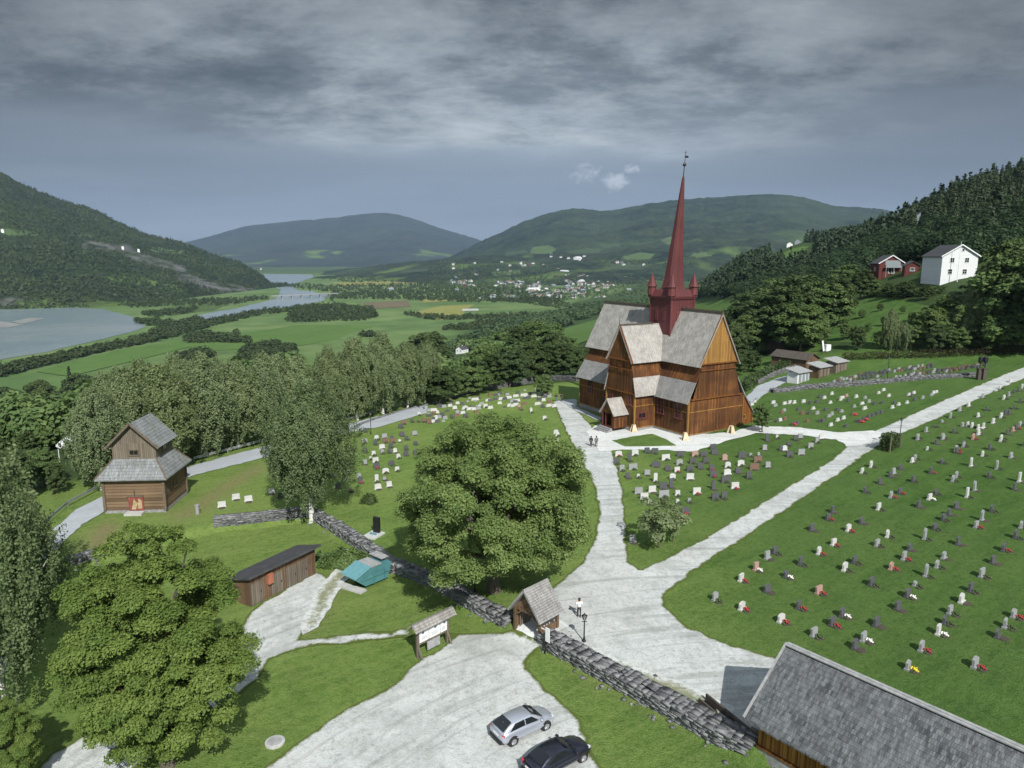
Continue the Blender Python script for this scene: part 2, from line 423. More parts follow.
M['log'] = boards('hewn_logs', (.130,.082,.047), (.275,.188,.112), (.03,.022,.016), .36, horiz=True)
M['white'] = plain('white_paint', (.74,.75,.74), .55, noise=.06)
M['whiteboard'] = boards('white_boards', (.68,.70,.71), (.76,.77,.77), (.5,.5,.5), .18, horiz=True, darkamt=.1)
M['redboard'] = boards('barn_red_boards', (.10,.030,.025), (.14,.042,.034), (.10,.025,.02), .2)
M['greyboard'] = plain('grey_boards', (.22,.25,.26), .7, noise=.1)
M['darkroof'] = plain('dark_roof_tiles', (.055,.055,.06), .7, noise=.25, scale=1.5)
M['concrete'] = plain('concrete', (.42,.42,.40), .9, noise=.15)
M['footing'] = plain('stone_footing', (.25,.25,.24), .9, noise=.3)
M['wallstone'] = stonemat('wall_stone', (.065,.068,.072), (.25,.255,.255), (.36,.36,.34))
M['grave_w'] = granite('white_marble', (.56,.56,.54), .5); M['grave_l'] = granite('pale_granite', (.31,.32,.325), .5)
M['grave_d'] = granite('dark_granite', (.10,.10,.11), .35); M['grave_p'] = granite('pink_granite', (.42,.27,.23), .45)
M['grave_b'] = granite('brown_granite', (.20,.12,.09), .45)
M['fl_r'] = plain('red_flowers', (.30,.03,.03), .7, noise=.5, scale=20); M['fl_w'] = plain('white_flowers', (.75,.72,.68), .7, noise=.15, scale=20)
M['fl_y'] = plain('yellow_flowers', (.72,.55,.04), .7, noise=.3, scale=20); M['fl_g'] = plain('planted_greenery', (.05,.08,.025), .8, noise=.5, scale=20)
M['soil'] = plain('soil', (.06,.05,.035), .95, noise=.4, scale=8)  # soil of planted graves, also painted shade at the foot of bare ones
M['teal'] = plain('teal_steel', (.07,.20,.21), .5, noise=.18, scale=1.2); M['teal_lid'] = plain('teal_lid', (.12,.28,.31), .5, noise=.12)
M['orange'] = plain('orange_red_box', (.36,.13,.075), .6, noise=.15)
M['bark'] = plain('bark', (.10,.085,.065), .95, noise=.4, scale=4)
def birchbark():
    m, nt, b = mat('birch_bark'); n = N(nt); p = n.obj(); f = n.noise(n.vmul(p, (2,2,5)), 1.2, 5, .6)
    setp(b, n, Base_Color=n.mix(n.mapr(f, .55, .62), (.62,.61,.57), (.05,.045,.04)), Roughness=.8); return m
M['birchbark'] = birchbark()
M['leaf_maple'] = leafmat('maple_leaves', (.070,.138,.024), (.270,.355,.085))
M['leaf_lime'] = leafmat('sycamore_leaves', (.075,.135,.030), (.265,.345,.108))
M['leaf_birch'] = leafmat('birch_leaves', (.095,.138,.050), (.310,.370,.185))
M['leaf_lushbirch'] = leafmat('lush_birch_leaves', (.068,.112,.044), (.225,.290,.130))
M['leaf_dark'] = leafmat('dark_leaves', (.034,.066,.022), (.120,.170,.058))
M['leaf_mid'] = leafmat('mid_leaves', (.062,.120,.034), (.205,.285,.095))
M['leaf_hill'] = leafmat('hillside_leaves', (.014,.030,.011), (.060,.095,.034))
M['leaf_mass'] = leafmat('mountain_leaves', (.018,.034,.012), (.072,.098,.030), .15)
M['needle'] = leafmat('needles', (.010,.022,.010), (.034,.052,.022), .12)
M['skin'] = plain('skin', (.45,.27,.19), .6)
M['hair'] = plain('dark_hair', (.03,.02,.015), .7)
M['shirt_w'] = plain('white_cloth', (.75,.75,.75), .85); M['cloth_d'] = plain('dark_cloth', (.02,.022,.028), .85); M['cloth_b'] = plain('blue_cloth', (.08,.12,.2), .85)
M['cloth_g'] = plain('grey_cloth', (.15,.15,.17), .85)
# ------------------------------------------------------------------ ground sheet
rng = np.random.default_rng(11)
def gp(*pts): return [G(*p)[:2] for p in pts]
GARDEN = np.array(gp((828,342),(835,318),(850,302),(880,296),(925,305),(930,330),(905,347)))
GARDEN2 = np.array(gp((700,346),(752,360),(800,350),(822,340),(820,352),(790,372),(755,382),(700,360)))
DRYPATCH = [np.array(gp(*q)) for q in (
  [(150,505),(178,512),(230,478),(262,462),(266,470),(232,490),(205,512),(178,522)],
  [(90,530),(108,520),(122,526),(120,545),(80,552)],
  [(316,590),(345,562),(352,570),(338,592),(322,620),(308,634)],
  [(560,640),(590,652),(640,682),(690,708),(690,715),(640,694),(590,668)])]
def ground():
    a = np.concatenate([np.linspace(-66, 66, 600), np.linspace(66, 294, 46)[1:-1]])
    r = np.concatenate([np.linspace(.5, 22, 12), np.geomspace(22.3, 230, 460), np.geomspace(234, 12000, 190)])
    A, RR = np.meshgrid(np.radians(a), r)
    X = RR*np.sin(A); Y = RR*np.cos(A); Z = H(X, Y)
    na, nr = len(a), len(r)
    i = np.arange(nr-1)[:, None]*na; j = np.arange(na)[None]; j2 = (j+1) % na
    F = np.stack([i+j, i+na+j, i+na+j2, i+j2], -1).reshape(-1, 4)[:, ::-1]
    x, y, z = X.ravel(), Y.ravel(), Z.ravel()
    d = -(x+50)*.87+(y-95)*.49
    lawn = (1-sst((d-4)/6))*(1-sst((y-166-np.maximum(x-60,0)*.12)/6))
    for g in (GARDEN, GARDEN2): lawn = np.maximum(lawn, inpoly(x, y, g))
    field = sst((-z-80)/3)*(1-.85*sst((y-3600)/1600))
    dry = np.zeros_like(x)
    for k, q in enumerate(DRYPATCH):
        dd = polydist(x, y, q, True); dry = np.maximum(dry, np.where(inpoly(x, y, q), .35+.65*sst(dd/1.2), .35*(1-sst(dd/1.5)))*(.75, .9, .6, .8)[k])
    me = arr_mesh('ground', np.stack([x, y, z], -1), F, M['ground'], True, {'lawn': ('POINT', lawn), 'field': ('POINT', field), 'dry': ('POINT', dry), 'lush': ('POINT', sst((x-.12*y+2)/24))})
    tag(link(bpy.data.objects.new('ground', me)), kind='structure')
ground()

def drape(name, poly, m, spacing=.7, off=.05, jit=.10, step=.8, kind='structure', flat=None):
    """an irregular sheet lying on the terrain (poly: world xy)"""
    poly = [np.asarray(p[:2], float) for p in poly]; out = []
    for k in range(len(poly)):
        a, b = poly[k], poly[(k+1) % len(poly)]; n = max(1, int(np.hypot(*(b-a))/step))
        for t in range(n): out.append(a+(b-a)*t/n+rng.normal(0, jit, 2)*(1 if t else .3))
    B = np.array(out); lo, hi = B.min(0), B.max(0)
    gx, gy = np.meshgrid(np.arange(lo[0], hi[0], spacing), np.arange(lo[1], hi[1], spacing))
    gx = gx.ravel()+rng.uniform(-.05, .05, gx.size)*spacing; gy = gy.ravel()+rng.uniform(-.05, .05, gy.size)*spacing
    k = inpoly(gx, gy, B); gx, gy = gx[k], gy[k]
    dd = polydist(gx, gy, B, True); k = dd > spacing*.45; gx, gy = gx[k], gy[k]
    pts = [Vector(p) for p in B]+[Vector((u, v)) for u, v in zip(gx, gy)]
    n = len(B)
    vs, es, fs = delaunay_2d_cdt(pts, [(i, (i+1) % n) for i in range(n)], [], 1, 1e-4)[:3]
    V = np.array([tuple(v) for v in vs]); F = np.array([f for f in fs if len(f) == 3])
    z = (H(V[:, 0], V[:, 1]) if flat is None else np.full(len(V), flat))+off
    e = np.minimum(polydist(V[:, 0], V[:, 1], B, True), 4)
    a, b, c = V[F[:, 0]], V[F[:, 1]], V[F[:, 2]]
    cr = (b[:, 0]-a[:, 0])*(c[:, 1]-a[:, 1])-(b[:, 1]-a[:, 1])*(c[:, 0]-a[:, 0])
    F[cr < 0] = F[cr < 0][:, ::-1]
    me = arr_mesh(name, np.column_stack([V, z]), F, m, True, {'edge': ('POINT', e)})
    return tag(link(bpy.data.objects.new(name, me)), kind=kind)

drape('gravel_path', gp((553,402),(566,398),(590,424),(612,449),(622,485),(627,525),(628,562),(641,570),(700,541),(770,498),(833,459),(849,444),(872,432),(935,404),(1000,376),(1060,352),
   (1075,358),(1000,389),(935,420),(895,437),(868,453),(800,501),(740,541),(690,574),(667,592),(664,606),(684,624),(730,645),(775,658),(850,688),(940,722),(1030,760),(1010,790),(850,760),(760,750),(745,737),(680,705),(620,675),(560,642),(541,632),(536,604),(562,580),(584,560),(594,540),(599,512),(593,484),(580,458),(565,430)), M['gravel'], off=.05)
drape('church_path', gp((600,452),(586,432),(600,424),(632,429),(655,424),(688,436),(735,432),(753,426),(800,428),(838,433),(872,431),(885,434),(862,446),(846,447),(836,440),(800,435.5),(756,433.5),(724,442),(694,452),(664,450.5),(622,450)), M['gravelclean'], off=.09, spacing=.7, jit=.12)
drape('church_side_path', gp((560,400),(577,399),(577,407),(602,418),(601,422),(575,411)), M['asphalt'], off=.08, spacing=.7, jit=.1)
drape('lawn_corner', gp((850,437),(838,440),(832,449),(838,454),(844,447)), M['ground'], off=-.5, spacing=.6) if 0 else None
drape('lawn_island', gp((612,441),(630,437.5),(652,434.5),(664,439),(676,446),(650,447),(625,447)), M['ground'], off=.13, spacing=.6, jit=.1)
for o in list(bpy.data.objects):
    if o.name == 'lawn_island':
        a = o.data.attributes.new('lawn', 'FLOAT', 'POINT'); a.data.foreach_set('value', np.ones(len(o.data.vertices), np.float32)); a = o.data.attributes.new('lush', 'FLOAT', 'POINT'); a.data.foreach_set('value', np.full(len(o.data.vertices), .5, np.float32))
drape('parking_gravel', gp((513,629),(546,642),(533,655),(527,668),(545,690),(572,712),(588,738),(604,790),(230,800),(268,765),(305,738),(350,707),(395,684),(415,664),(438,652),(450,640),(447,633),(480,633)), M['gravel'], off=.06)
drape('gate_threshold', gp((514,630),(545,644),(568,627),(538,602)), M['gravelclean'], off=.1, spacing=.4, jit=.05)
drape('shed_gravel', gp((250,612),(262,602),(318,572),(333,580),(330,600),(312,622),(300,640),(360,633),(412,629),(413,637),(360,642),(298,650),(270,660),(258,680),(232,702),(190,725),(150,760),(90,800),(20,790),(50,755),(100,725),(180,690),(225,650),(240,630)), M['gravel'], off=.05)
drape('weedy_gravel', gp((592,648),(640,668),(700,692),(736,708),(724,722),(680,704),(630,682),(596,662)), M['weeds'], off=.09, spacing=.5)
drape('weedy_gravel', gp((318,590),(340,566),(352,572),(334,600),(318,628),(303,636),(300,628)), M['weeds'], off=.09, spacing=.5)
drape('asphalt_road', gp((428,404),(375,417),(345,425),(262,447),(195,465),(110,493),(75,510),(50,532),(10,575),(-30,640),(-60,700),(-20,730),(15,650),(42,590),(62,545),(82,525),(112,508),(196,475),(265,458),(345,434),(380,427),(428,413)), M['asphalt'], off=.06, jit=.08)
drape('field_track', gp((745,398),(757,386),(778,378),(800,373),(802,376),(783,384),(764,395),(752,405)), M['asphalt'], off=.06, jit=.1)

# ------------------------------------------------------------------ valley floor: water, fields
VF = -85.0
def vp(*pts): return [P(px, py, VF)[:2] for px, py in pts]
M['water'] = watermat()
_so = [0]
def sheet(name, pts, m, off, kind='structure', spacing=None):
    _so[0] += 1; off += .04*_so[0]
    w = np.array(pts); sp_ = spacing or max(12., np.ptp(w, 0).max()/45)
    return drape(name, pts, m, sp_, off, jit=sp_*.05, step=sp_*.8, flat=VF)
sheet('river', vp((-420,440),(-200,398),(-60,372),(0,360),(48,352),(95,341),(128,333),(146,327),(140,319),(118,313),(100,309),(40,306),(-30,306),(-250,312),(-420,318)), M['water'], .35)
sheet('river', vp((172,329),(200,320),(236,316),(262,311),(300,305),(322,301),(328,296),(314,291.5),(296,290),(291,286),(300,282),(314,277),(312,274.5),(263,274),(262,277),(272,284),(281,291),(276,299),(260,303),(235,309),(205,314),(178,321)), M['water'], .35)
M['sand'] = plain('river_sand', (.20,.205,.19), .9, noise=.2, scale=.05)
sheet('sandbank', vp((12,322),(30,318),(46,318.5),(36,321),(22,324)), M['sand'], .55)
sheet('sandbank', vp((-20,324),(0,321.5),(24,325),(8,328),(-20,328)), M['sand'], .55)
def fieldmat(name, c0, c1):
    m, nt, b = mat(name); n = N(nt); p = n.pos(); f = n.noise(p, .02, 6, .65); g = n.noise(n.vmul(p, (1, .2, 1)), .12, 4, .6)
    setp(b, n, Base_Color=n.mix(n.mapr(n.math('ADD', n.math('MULTIPLY', f, .6), n.math('MULTIPLY', g, .4)), .35, .65), c0, c1), Roughness=.95); b.inputs['Specular IOR Level'].default_value = .1; return m
M['f_tan'] = fieldmat('ripe_field', (.19,.20,.055), (.25,.245,.08)); M['f_brown'] = fieldmat('bare_field', (.12,.105,.065), (.16,.13,.08))
M['f_far'] = fieldmat('far_meadow', (.060,.100,.036), (.085,.125,.046)); M['f_far2'] = fieldmat('far_pasture', (.036,.060,.026), (.055,.080,.034))
M['f_bright'] = fieldmat('bright_field', (.072,.135,.032), (.10,.170,.045)); M['f_dull'] = fieldmat('dull_field', (.06,.10,.03), (.085,.125,.04))
sheet('field', vp((412,313),(440,306),(490,304),(535,305.5),(528,312),(480,318),(440,320)), M['f_tan'], .3)
sheet('field', vp((364,303),(408,300.5),(411,307),(366,309)), M['f_brown'], .3)
sheet('field', vp((180,343),(240,334),(300,325),(372,326),(372,335),(300,346),(200,352)), M['f_bright'], .3)
sheet('field', vp((36,372),(120,350),(200,338),(196,346),(130,362),(70,377)), M['f_bright'], .3)
sheet('field', vp((410,325),(470,321),(540,312),(565,303),(575,308),(540,326),(470,336)), M['f_dull'], .3)
sheet('field', vp((150,312),(185,305),(228,304),(215,310),(170,316)), M['f_dull'], .3)
sheet('field', vp((448,331),(500,325),(560,316),(572,319),(540,329),(470,341)), M['f_bright'], .34)
sheet('field', vp((540,316),(580,306),(604,303),(612,308),(580,318),(552,322)), M['f_dull'], .32)
sheet('field', vp((420,300),(470,297),(470,300),(424,303)), M['f_tan'], .33)
sheet('field', vp((330,283),(380,281),(420,282),(418,284),(340,286)), M['f_tan'], .33)
sheet('field', vp((462,309.5),(478,309),(479,311),(463,311.5)), M['concrete'], .5)
sheet('field', vp((318,276),(360,275),(400,277),(330,279)), M['f_bright'], .3)
for q in ([(559,350),(560,330),(578,325),(596,320),(608,320),(600,336),(570,349)], [(684,322),(696,304),(728,300),(738,306),(716,316),(700,326)], [(774,259),(792,249),(810,247),(797,257),(782,262)]):
    w = gp(*q); drape('hillside_meadow', w, M['f_bright'], max(3, np.ptp(np.array(w), 0).max()/25), .5, jit=.5, step=4)

# ------------------------------------------------------------------ mountains
def fbm(x, y, seed, scale, oct=5, gain=.5):
    r = np.random.default_rng(seed); v = np.zeros(x.shape); amp = 1; tot = 0
    for o in range(oct):
        k = 7
        for _ in range(k):
            a = r.uniform(0, 2*math.pi); ph = r.uniform(0, 6.28); f = (2**o)*r.uniform(.7, 1.4)/scale
            v += amp/k*np.sin(2*math.pi*f*(x*math.cos(a)+y*math.sin(a))+ph)*1.6
        tot += amp; amp *= gain
    return v/tot
def mountain(name, sky, yfoot, ycrest, m, nx=300, nt=120, rough=18., seed=1, rock=None, low=.5, prof=1.15, nscale=500., fields=None, jag=.28):
    sx = np.array([s[0] for s in sky], float); sy = np.array([s[1] for s in sky], float)
    px = np.linspace(sx[0], sx[-1], nx); py = np.interp(px, sx, sy)
    kr = np.ones(9)/9; pys = np.convolve(np.pad(py, 4, 'edge'), kr, 'valid')
    t = np.concatenate([np.linspace(0, 1, nt), np.linspace(1, 1.6, nt//4)[1:]])
    yf = np.interp(px, [q[0] for q in yfoot], [q[1] for q in yfoot]); yc = np.interp(px, [q[0] for q in ycrest], [q[1] for q in ycrest])
    jr = np.random.default_rng(seed+50); pys = pys+jag*(np.interp(np.arange(nx), np.arange(0, nx, 3), jr.normal(0, 1, len(np.arange(0, nx, 3))))+.6*jr.normal(0, 1, nx))
    u = (px-512)/FPX; v = (pys-384)/FPX; dy = cp-v*sp; sl = (-sp-v*cp)/dy
    hc = CH+sl*yc
    Tm, _ = np.meshgrid(t, px, indexing='ij')
    Y = yf+(yc-yf)*Tm; X = (u/dy)*Y
    base = VF-1
    tt = np.clip(Tm, 0, 1)
    Hh = base+(hc-base)*(tt**prof) - (hc-base)*.55*np.clip(Tm-1, 0, 1)
    n = fbm(X, Y, seed, nscale)
    env = np.sin(math.pi*np.clip(tt, 0, 1))**.7
    Hh = Hh + n*rough*env
    lim = CH+sl*Y - (1-tt)*4
    Hh = np.where(Tm < 1, np.minimum(Hh, lim), Hh)
    Hh = np.maximum(Hh, base)
    Z = Hh; na = nx
    i = np.arange(len(t)-1)[:, None]*na; j = np.arange(na-1)[None]
    F = np.stack([i+j, i+j+1, i+na+j+1, i+na+j], -1).reshape(-1, 4)
    at = {'low': ('POINT', (1-sst((tt-low*.6)/(low*.6))).ravel())}
    PX, PY, _ = proj(X, Y, Z)
    rk = np.zeros_like(X)
    if rock:
        for (x0, y0, x1, y1, w) in rock:
            d = polydist(PX, PY, [(x0, y0), (x1, y1)]); rk = np.maximum(rk, 1-sst((d-w*.4)/(w*.8)))
    at['rock'] = ('POINT', rk.ravel())
    pcx, pcy = (PX[:-1, :-1]+PX[1:, 1:]).ravel()/2, (PY[:-1, :-1]+PY[1:, 1:]).ravel()/2; mi = np.zeros(len(pcx), int)
    for k, q in enumerate(fields or []): mi[inpoly(pcx, pcy, np.array(q, float))] = 1+k % 2
    mi = mi.reshape(len(t)-1, na-1); mi[nt-2:] = 0; mi = mi.ravel()
    me = arr_mesh(name, np.stack([X, Y, Z], -1).reshape(-1, 3), F, [m, M['f_far'], M['f_far2']], True, at, mi)
    o = tag(link(bpy.data.objects.new(name, me)), kind='structure')
    return dict(X=X, Y=Y, Z=Z, t=t, PX=PX, PY=PY, rk=rk)
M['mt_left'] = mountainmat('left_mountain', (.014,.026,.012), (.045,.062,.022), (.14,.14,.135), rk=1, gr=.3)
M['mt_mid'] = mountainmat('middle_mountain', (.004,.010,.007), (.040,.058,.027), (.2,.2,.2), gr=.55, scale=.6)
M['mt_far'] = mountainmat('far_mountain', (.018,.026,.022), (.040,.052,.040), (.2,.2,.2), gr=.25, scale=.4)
LM = mountain('mountain', [(-420,60),(-200,110),(-60,150),(-20,163),(0,171),(20,183),(45,194),(70,203),(95,209),(115,220),(140,232),(165,239),(185,243),(210,254),(235,261),(250,268),(262,276),(272,286),(281,294),(288,299)],
   [(-420,1500),(0,1520),(120,1620),(180,1900),(240,2250),(288,2650)], [(-420,2800),(0,3000),(150,3100),(250,3000),(288,2750)], M['mt_left'], nx=520, nt=200, rough=26, seed=4,
   rock=[(85,245,128,249,5),(128,253,182,270,5.5),(180,276,232,292,5),(228,288,272,296,5),(-20,300,20,302,5)], prof=1.0, nscale=420, fields=[[(-10,228),(14,229),(40,233),(38,236),(8,235)],[(70,232),(95,235),(92,238),(72,236)],[(150,246),(185,251),(178,255),(150,251)]])
MM = mountain('mountain', [(430,267),(460,252),(480,241),(500,233),(522,222),(545,214),(565,209),(580,208),(600,211),(616,210),(640,205),(668,201),(700,198),(730,196),(765,194),(790,195),(812,199),(830,205),(852,207),(875,208),(905,214),(960,225),(1100,240)],
   [(430,3200),(560,2750),(700,2300),(900,2200),(1100,2200)], [(430,6500),(580,6200),(760,6000),(1100,6000)], M['mt_mid'], nx=420, nt=150, rough=60, seed=9, prof=1.5, low=.55, nscale=1100, fields=[[(532,247),(548,245),(556,249),(552,254),(530,254)],[(566,251),(590,248),(604,249),(598,253),(570,254)],[(622,257),(640,252),(655,254),(650,259),(628,261)],[(505,252),(526,249),(528,253),(506,256)],[(560,254),(562,254),(562,255)],[(600,244),(622,243),(618,247),(602,248)],[(690,254),(705,252),(712,256),(696,258)],[(610,264),(630,262),(650,266),(640,270),(612,269)],[(660,240),(672,236),(680,240),(668,245)]])
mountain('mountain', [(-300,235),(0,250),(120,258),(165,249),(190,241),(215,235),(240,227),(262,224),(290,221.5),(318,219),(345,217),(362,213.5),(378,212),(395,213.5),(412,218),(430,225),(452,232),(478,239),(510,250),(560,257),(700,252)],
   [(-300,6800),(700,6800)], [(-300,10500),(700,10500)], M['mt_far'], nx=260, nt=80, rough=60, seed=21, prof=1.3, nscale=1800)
FH = mountain('foothill', [(300,279),(330,272),(370,266),(400,262.5),(440,259),(470,256),(500,255),(540,259),(590,264),(640,268),(700,274),(760,280)],
   [(300,3600),(450,2750),(760,2400)], [(300,4600),(500,4200),(760,3600)], M['mt_mid'], nx=220, nt=60, rough=14, seed=33, prof=1.2, low=.9, nscale=600, fields=[[(490,272),(520,270),(520,274),(495,276)],[(556,262),(580,260),(584,265),(560,268)],[(600,272),(625,270),(630,275),(604,277)],[(400,270),(430,268),(428,271),(402,273)],[(640,280),(665,276),(668,282),(645,285)]])

# ------------------------------------------------------------------ light and sky
SUN_EL, SHD = R(41), Vector((-.31, .95)).normalized()
sl = bpy.data.lights.new('sun', 'SUN'); so = bpy.data.objects.new('sun', sl); COL.objects.link(so)
sl.energy = 4.6; sl.angle = R(.55); sl.color = (1, .975, .93)
so.rotation_euler = Vector((SHD.x*math.cos(SUN_EL), SHD.y*math.cos(SUN_EL), -math.sin(SUN_EL))).to_track_quat('-Z', 'Y').to_euler()
so.location = (0, 0, 200)
W = bpy.data.worlds.new('World'); S.world = W; W.use_nodes = True
def world():
    nt = W.node_tree; n = N(nt); bg = nt.nodes['Background']
    st = n.new('ShaderNodeTexSky', sky_type='NISHITA'); st.sun_disc = False; st.sun_elevation = SUN_EL; st.sun_rotation = math.atan2(-SHD.x, -SHD.y)
    g = n.new('ShaderNodeTexCoord').outputs['Generated']; x, y, z = n.sep(g)
    zz = n.math('ADD', n.math('MAXIMUM', z, 0.), .17)
    cmb = n.new('ShaderNodeCombineXYZ'); n.put(cmb.inputs[0], n.math('DIVIDE', x, zz)); n.put(cmb.inputs[1], n.math('MULTIPLY', n.math('DIVIDE', y, zz), 1.25)); cmb.inputs[2].default_value = 3.1
    pl = cmb.outputs[0]
    a = n.noise(pl, .55, 10, .62, .2); b2 = n.noise(pl, 1.9, 9, .66, .12); c2 = n.noise(n.vmul(pl, (.5, 1.3, 1)), .9, 4, .5, .2)
    az = n.math('DIVIDE', x, n.math('MAXIMUM', y, .15))              # -0.7 .. 0.7 across the view
    struct = n.math('ADD', n.math('MULTIPLY', a, .56), n.math('MULTIPLY', b2, .44))
    cloud = n.ramp(struct, [(.40, (.085,.104,.121)), (.468, (.150,.177,.201)), (.515, (.245,.282,.313)), (.53, (.275,.314,.345)), (.63, (.43,.48,.515))])
    low = n.ramp(n.math('ADD', z, n.math('ADD', n.math('MULTIPLY', n.math('SUBTRACT', c2, .5), .12), n.math('MULTIPLY', n.math('SUBTRACT', b2, .5), .05))), [(.0, (.285,.345,.420)), (.05, (.240,.295,.365)), (.10, (.205,.250,.310)), (.16, (.245,.290,.345)), (.24, (.18,.207,.24))])
    k = n.mapr(n.math('ADD', z, n.math('ADD', n.math('MULTIPLY', n.math('SUBTRACT', c2, .5), .16), n.math('MULTIPLY', n.math('SUBTRACT', a, .5), .10))), .125, .205, smooth=True)
    col = n.mix(k, low, cloud)
    # soft billows low on the left
    lb = n.math('MULTIPLY', n.mapr(b2, .48, .66), n.math('MULTIPLY', n.mapr(az, -.28, -.5), n.mapr(n.math('ABSOLUTE', n.math('SUBTRACT', z, .07)), .055, .01)))
    col = n.mix(n.math('MULTIPLY', lb, .55), col, (.29,.335,.39))
    # torn white scraps of cloud left of the spire
    fn = n.noise(n.vmul(g, (1, 1, 1.4)), 64, 8, .68, .7)
    def spot(px, py, w, h):
        d = ray(px, py); d = d/np.linalg.norm(d)
        ex = n.math('DIVIDE', n.math('SUBTRACT', x, float(d[0])), w); ez = n.math('DIVIDE', n.math('SUBTRACT', z, float(d[2])), h)
        return n.mapr(n.math('ADD', n.math('MULTIPLY', ex, ex), n.math('MULTIPLY', ez, ez)), 0, 1, 1, 0)
    sp_ = n.math('MAXIMUM', n.math('MAXIMUM', spot(614, 182, .030, .022), n.math('MULTIPLY', spot(583, 173, .045, .024), .75)), n.math('MULTIPLY', spot(632, 169, .022, .012), .8))
    pk = n.math('MULTIPLY', n.mapr(n.math('ADD', n.math('MULTIPLY', fn, .8), n.math('MULTIPLY', sp_, .50)), .68, .90), n.math('POWER', sp_, .6))
    col = n.mix(n.math('MULTIPLY', pk, .9, clamp=True), col, (.46,.51,.56))
    # corner vignette put into the sky colour: darker to both sides and upwards
    up = n.mapr(z, .10, .30, .35, 1)
    side = n.mapr(n.math('ABSOLUTE', n.math('SUBTRACT', az, -.06)), .22, .82, 0, .62, smooth=True)
    dk = n.math('SUBTRACT', 1., n.math('MULTIPLY', side, up)); dk = n.math('MULTIPLY', dk, n.mapr(z, .25, .40, 1, .66))
    glow = n.math('MULTIPLY', n.mapr(n.math('ABSOLUTE', n.math('SUBTRACT', az, .02)), 0, .5, 1, 0, smooth=True), n.mapr(n.math('ABSOLUTE', n.math('SUBTRACT', z, .17)), 0, .13, 1, 0, smooth=True))
    dk = n.math('MULTIPLY', dk, n.math('ADD', 1., n.math('MULTIPLY', glow, .38)))
    bhind = n.mapr(y, .25, -.2, 0, 1, smooth=True)
    dk = n.mix(bhind, dk, (3.4,3.3,3.15)); dk = n.mix(n.mapr(z, .42, .75, 0, 1), dk, (2.8,2.8,2.75))  # unseen sky behind and overhead brightened as added fill for the shadows
    col = n.mix(1., col, dk, 'MULTIPLY')
    skyc = n.mix(1., st.outputs[0], (.075,.075,.075), 'MULTIPLY')
    # the cloud deck breaks open behind the camera, where the sun comes from
    cover = n.mapr(n.math('ADD', n.math('MULTIPLY', bhind, n.mapr(z, .1, .5)), n.math('MULTIPLY', n.math('SUBTRACT', a, .5), .8)), .35, .9, .97, .25)
    fin = n.mix(cover, skyc, col)
    n.put(bg.inputs[0], fin); bg.inputs[1].default_value = .86
world()
S.view_settings.view_transform = 'Standard'; S.view_settings.look = 'None'; S.view_settings.exposure = .25; S.view_settings.gamma = 1
S.render.engine = 'CYCLES'; c_ = S.cycles
c_.max_bounces = 6; c_.diffuse_bounces = 4; c_.glossy_bounces = 2; c_.transmission_bounces = 3; c_.volume_bounces = 0; c_.transparent_max_bounces = 6
c_.use_denoising = True; c_.caustics_reflective = False; c_.caustics_refractive = False
try: c_.denoising_prefilter = 'ACCURATE'
except Exception: pass
def haze():
    m = bpy.data.materials.new('haze'); m.use_nodes = True; nt = m.node_tree; nt.nodes.clear()
    o = nt.nodes.new('ShaderNodeOutputMaterial'); v = nt.nodes.new('ShaderNodeVolumePrincipled'); nt.links.new(v.outputs[0], o.inputs['Volume'])
    v.inputs['Color'].default_value = (.50,.70,1,1); v.inputs['Density'].default_value = HAZE; v.inputs['Anisotropy'].default_value = 0
    b = MB(); b.box((0,0,(820-88)/2), (25400,25400,820+88)); tag(b.build('haze', m), kind='stuff')
HAZE = 3.6e-5
haze()
# ------------------------------------------------------------------ building helpers
def window(parent, c, ang, w, h, fm, nx=2, ny=3, fw=.09, name='window', pm=None, proud=.06):
    t = Vector((-math.sin(ang), math.cos(ang), 0)); nrm = Vector((math.cos(ang), math.sin(ang), 0)); c = Vector(c); z = Vector((0,0,1))
    f = MB()
    def b(du, dv, bw, bh, d):
        Mx = Matrix((t, nrm, z)).transposed().to_4x4(); Mx.translation = c+t*du+z*dv+nrm*(d/2)
        f.box(None, (bw, d, bh), M=Mx)
    d = proud
    b(-w/2, 0, fw, h+fw, d); b(w/2, 0, fw, h+fw, d); b(0, h/2, w-fw, fw, d); b(0, -h/2-fw*.3, w+fw*2.4, fw*1.3, d*1.8)
    for i in range(1, nx): b(-w/2+w*i/nx, 0, fw*.5, h-fw, d*.8)
    for j in range(1, ny): b(0, -h/2+h*j/ny, w-fw, fw*.45, d*.7)
    fo = f.build(name, fm, parent)
    p = MB(); Mx = Matrix((t, nrm, z)).transposed().to_4x4(); Mx.translation = c+nrm*.012
    p.box(None, (w-.02, .02, h-.02), M=Mx); p.build('pane', pm or M['dark'], fo)
    return fo
def roof_slab(mb, e0, e1, r1, r0, th=.18, mi=0):
    """sloping slab: eave e0-e1, ridge r0-r1 (uv: u along the eave, v up the slope)"""
    e0, e1, r1, r0 = map(Vector, (e0, e1, r1, r0)); n = (e1-e0).cross(r0-e0).normalized()
    if n.z < 0: n = -n
    dn = -n*th
    mb.poly([e0, e1, r1, r0], mi)
    for q in ([e0, e0+dn, e1+dn, e1], [e1, e1+dn, r1+dn, r1], [r1, r1+dn, r0+dn, r0], [r0, r0+dn, e0+dn, e0]): mb.poly(q, mi)
    mb.poly([e0+dn, r0+dn, r1+dn, e1+dn], mi)
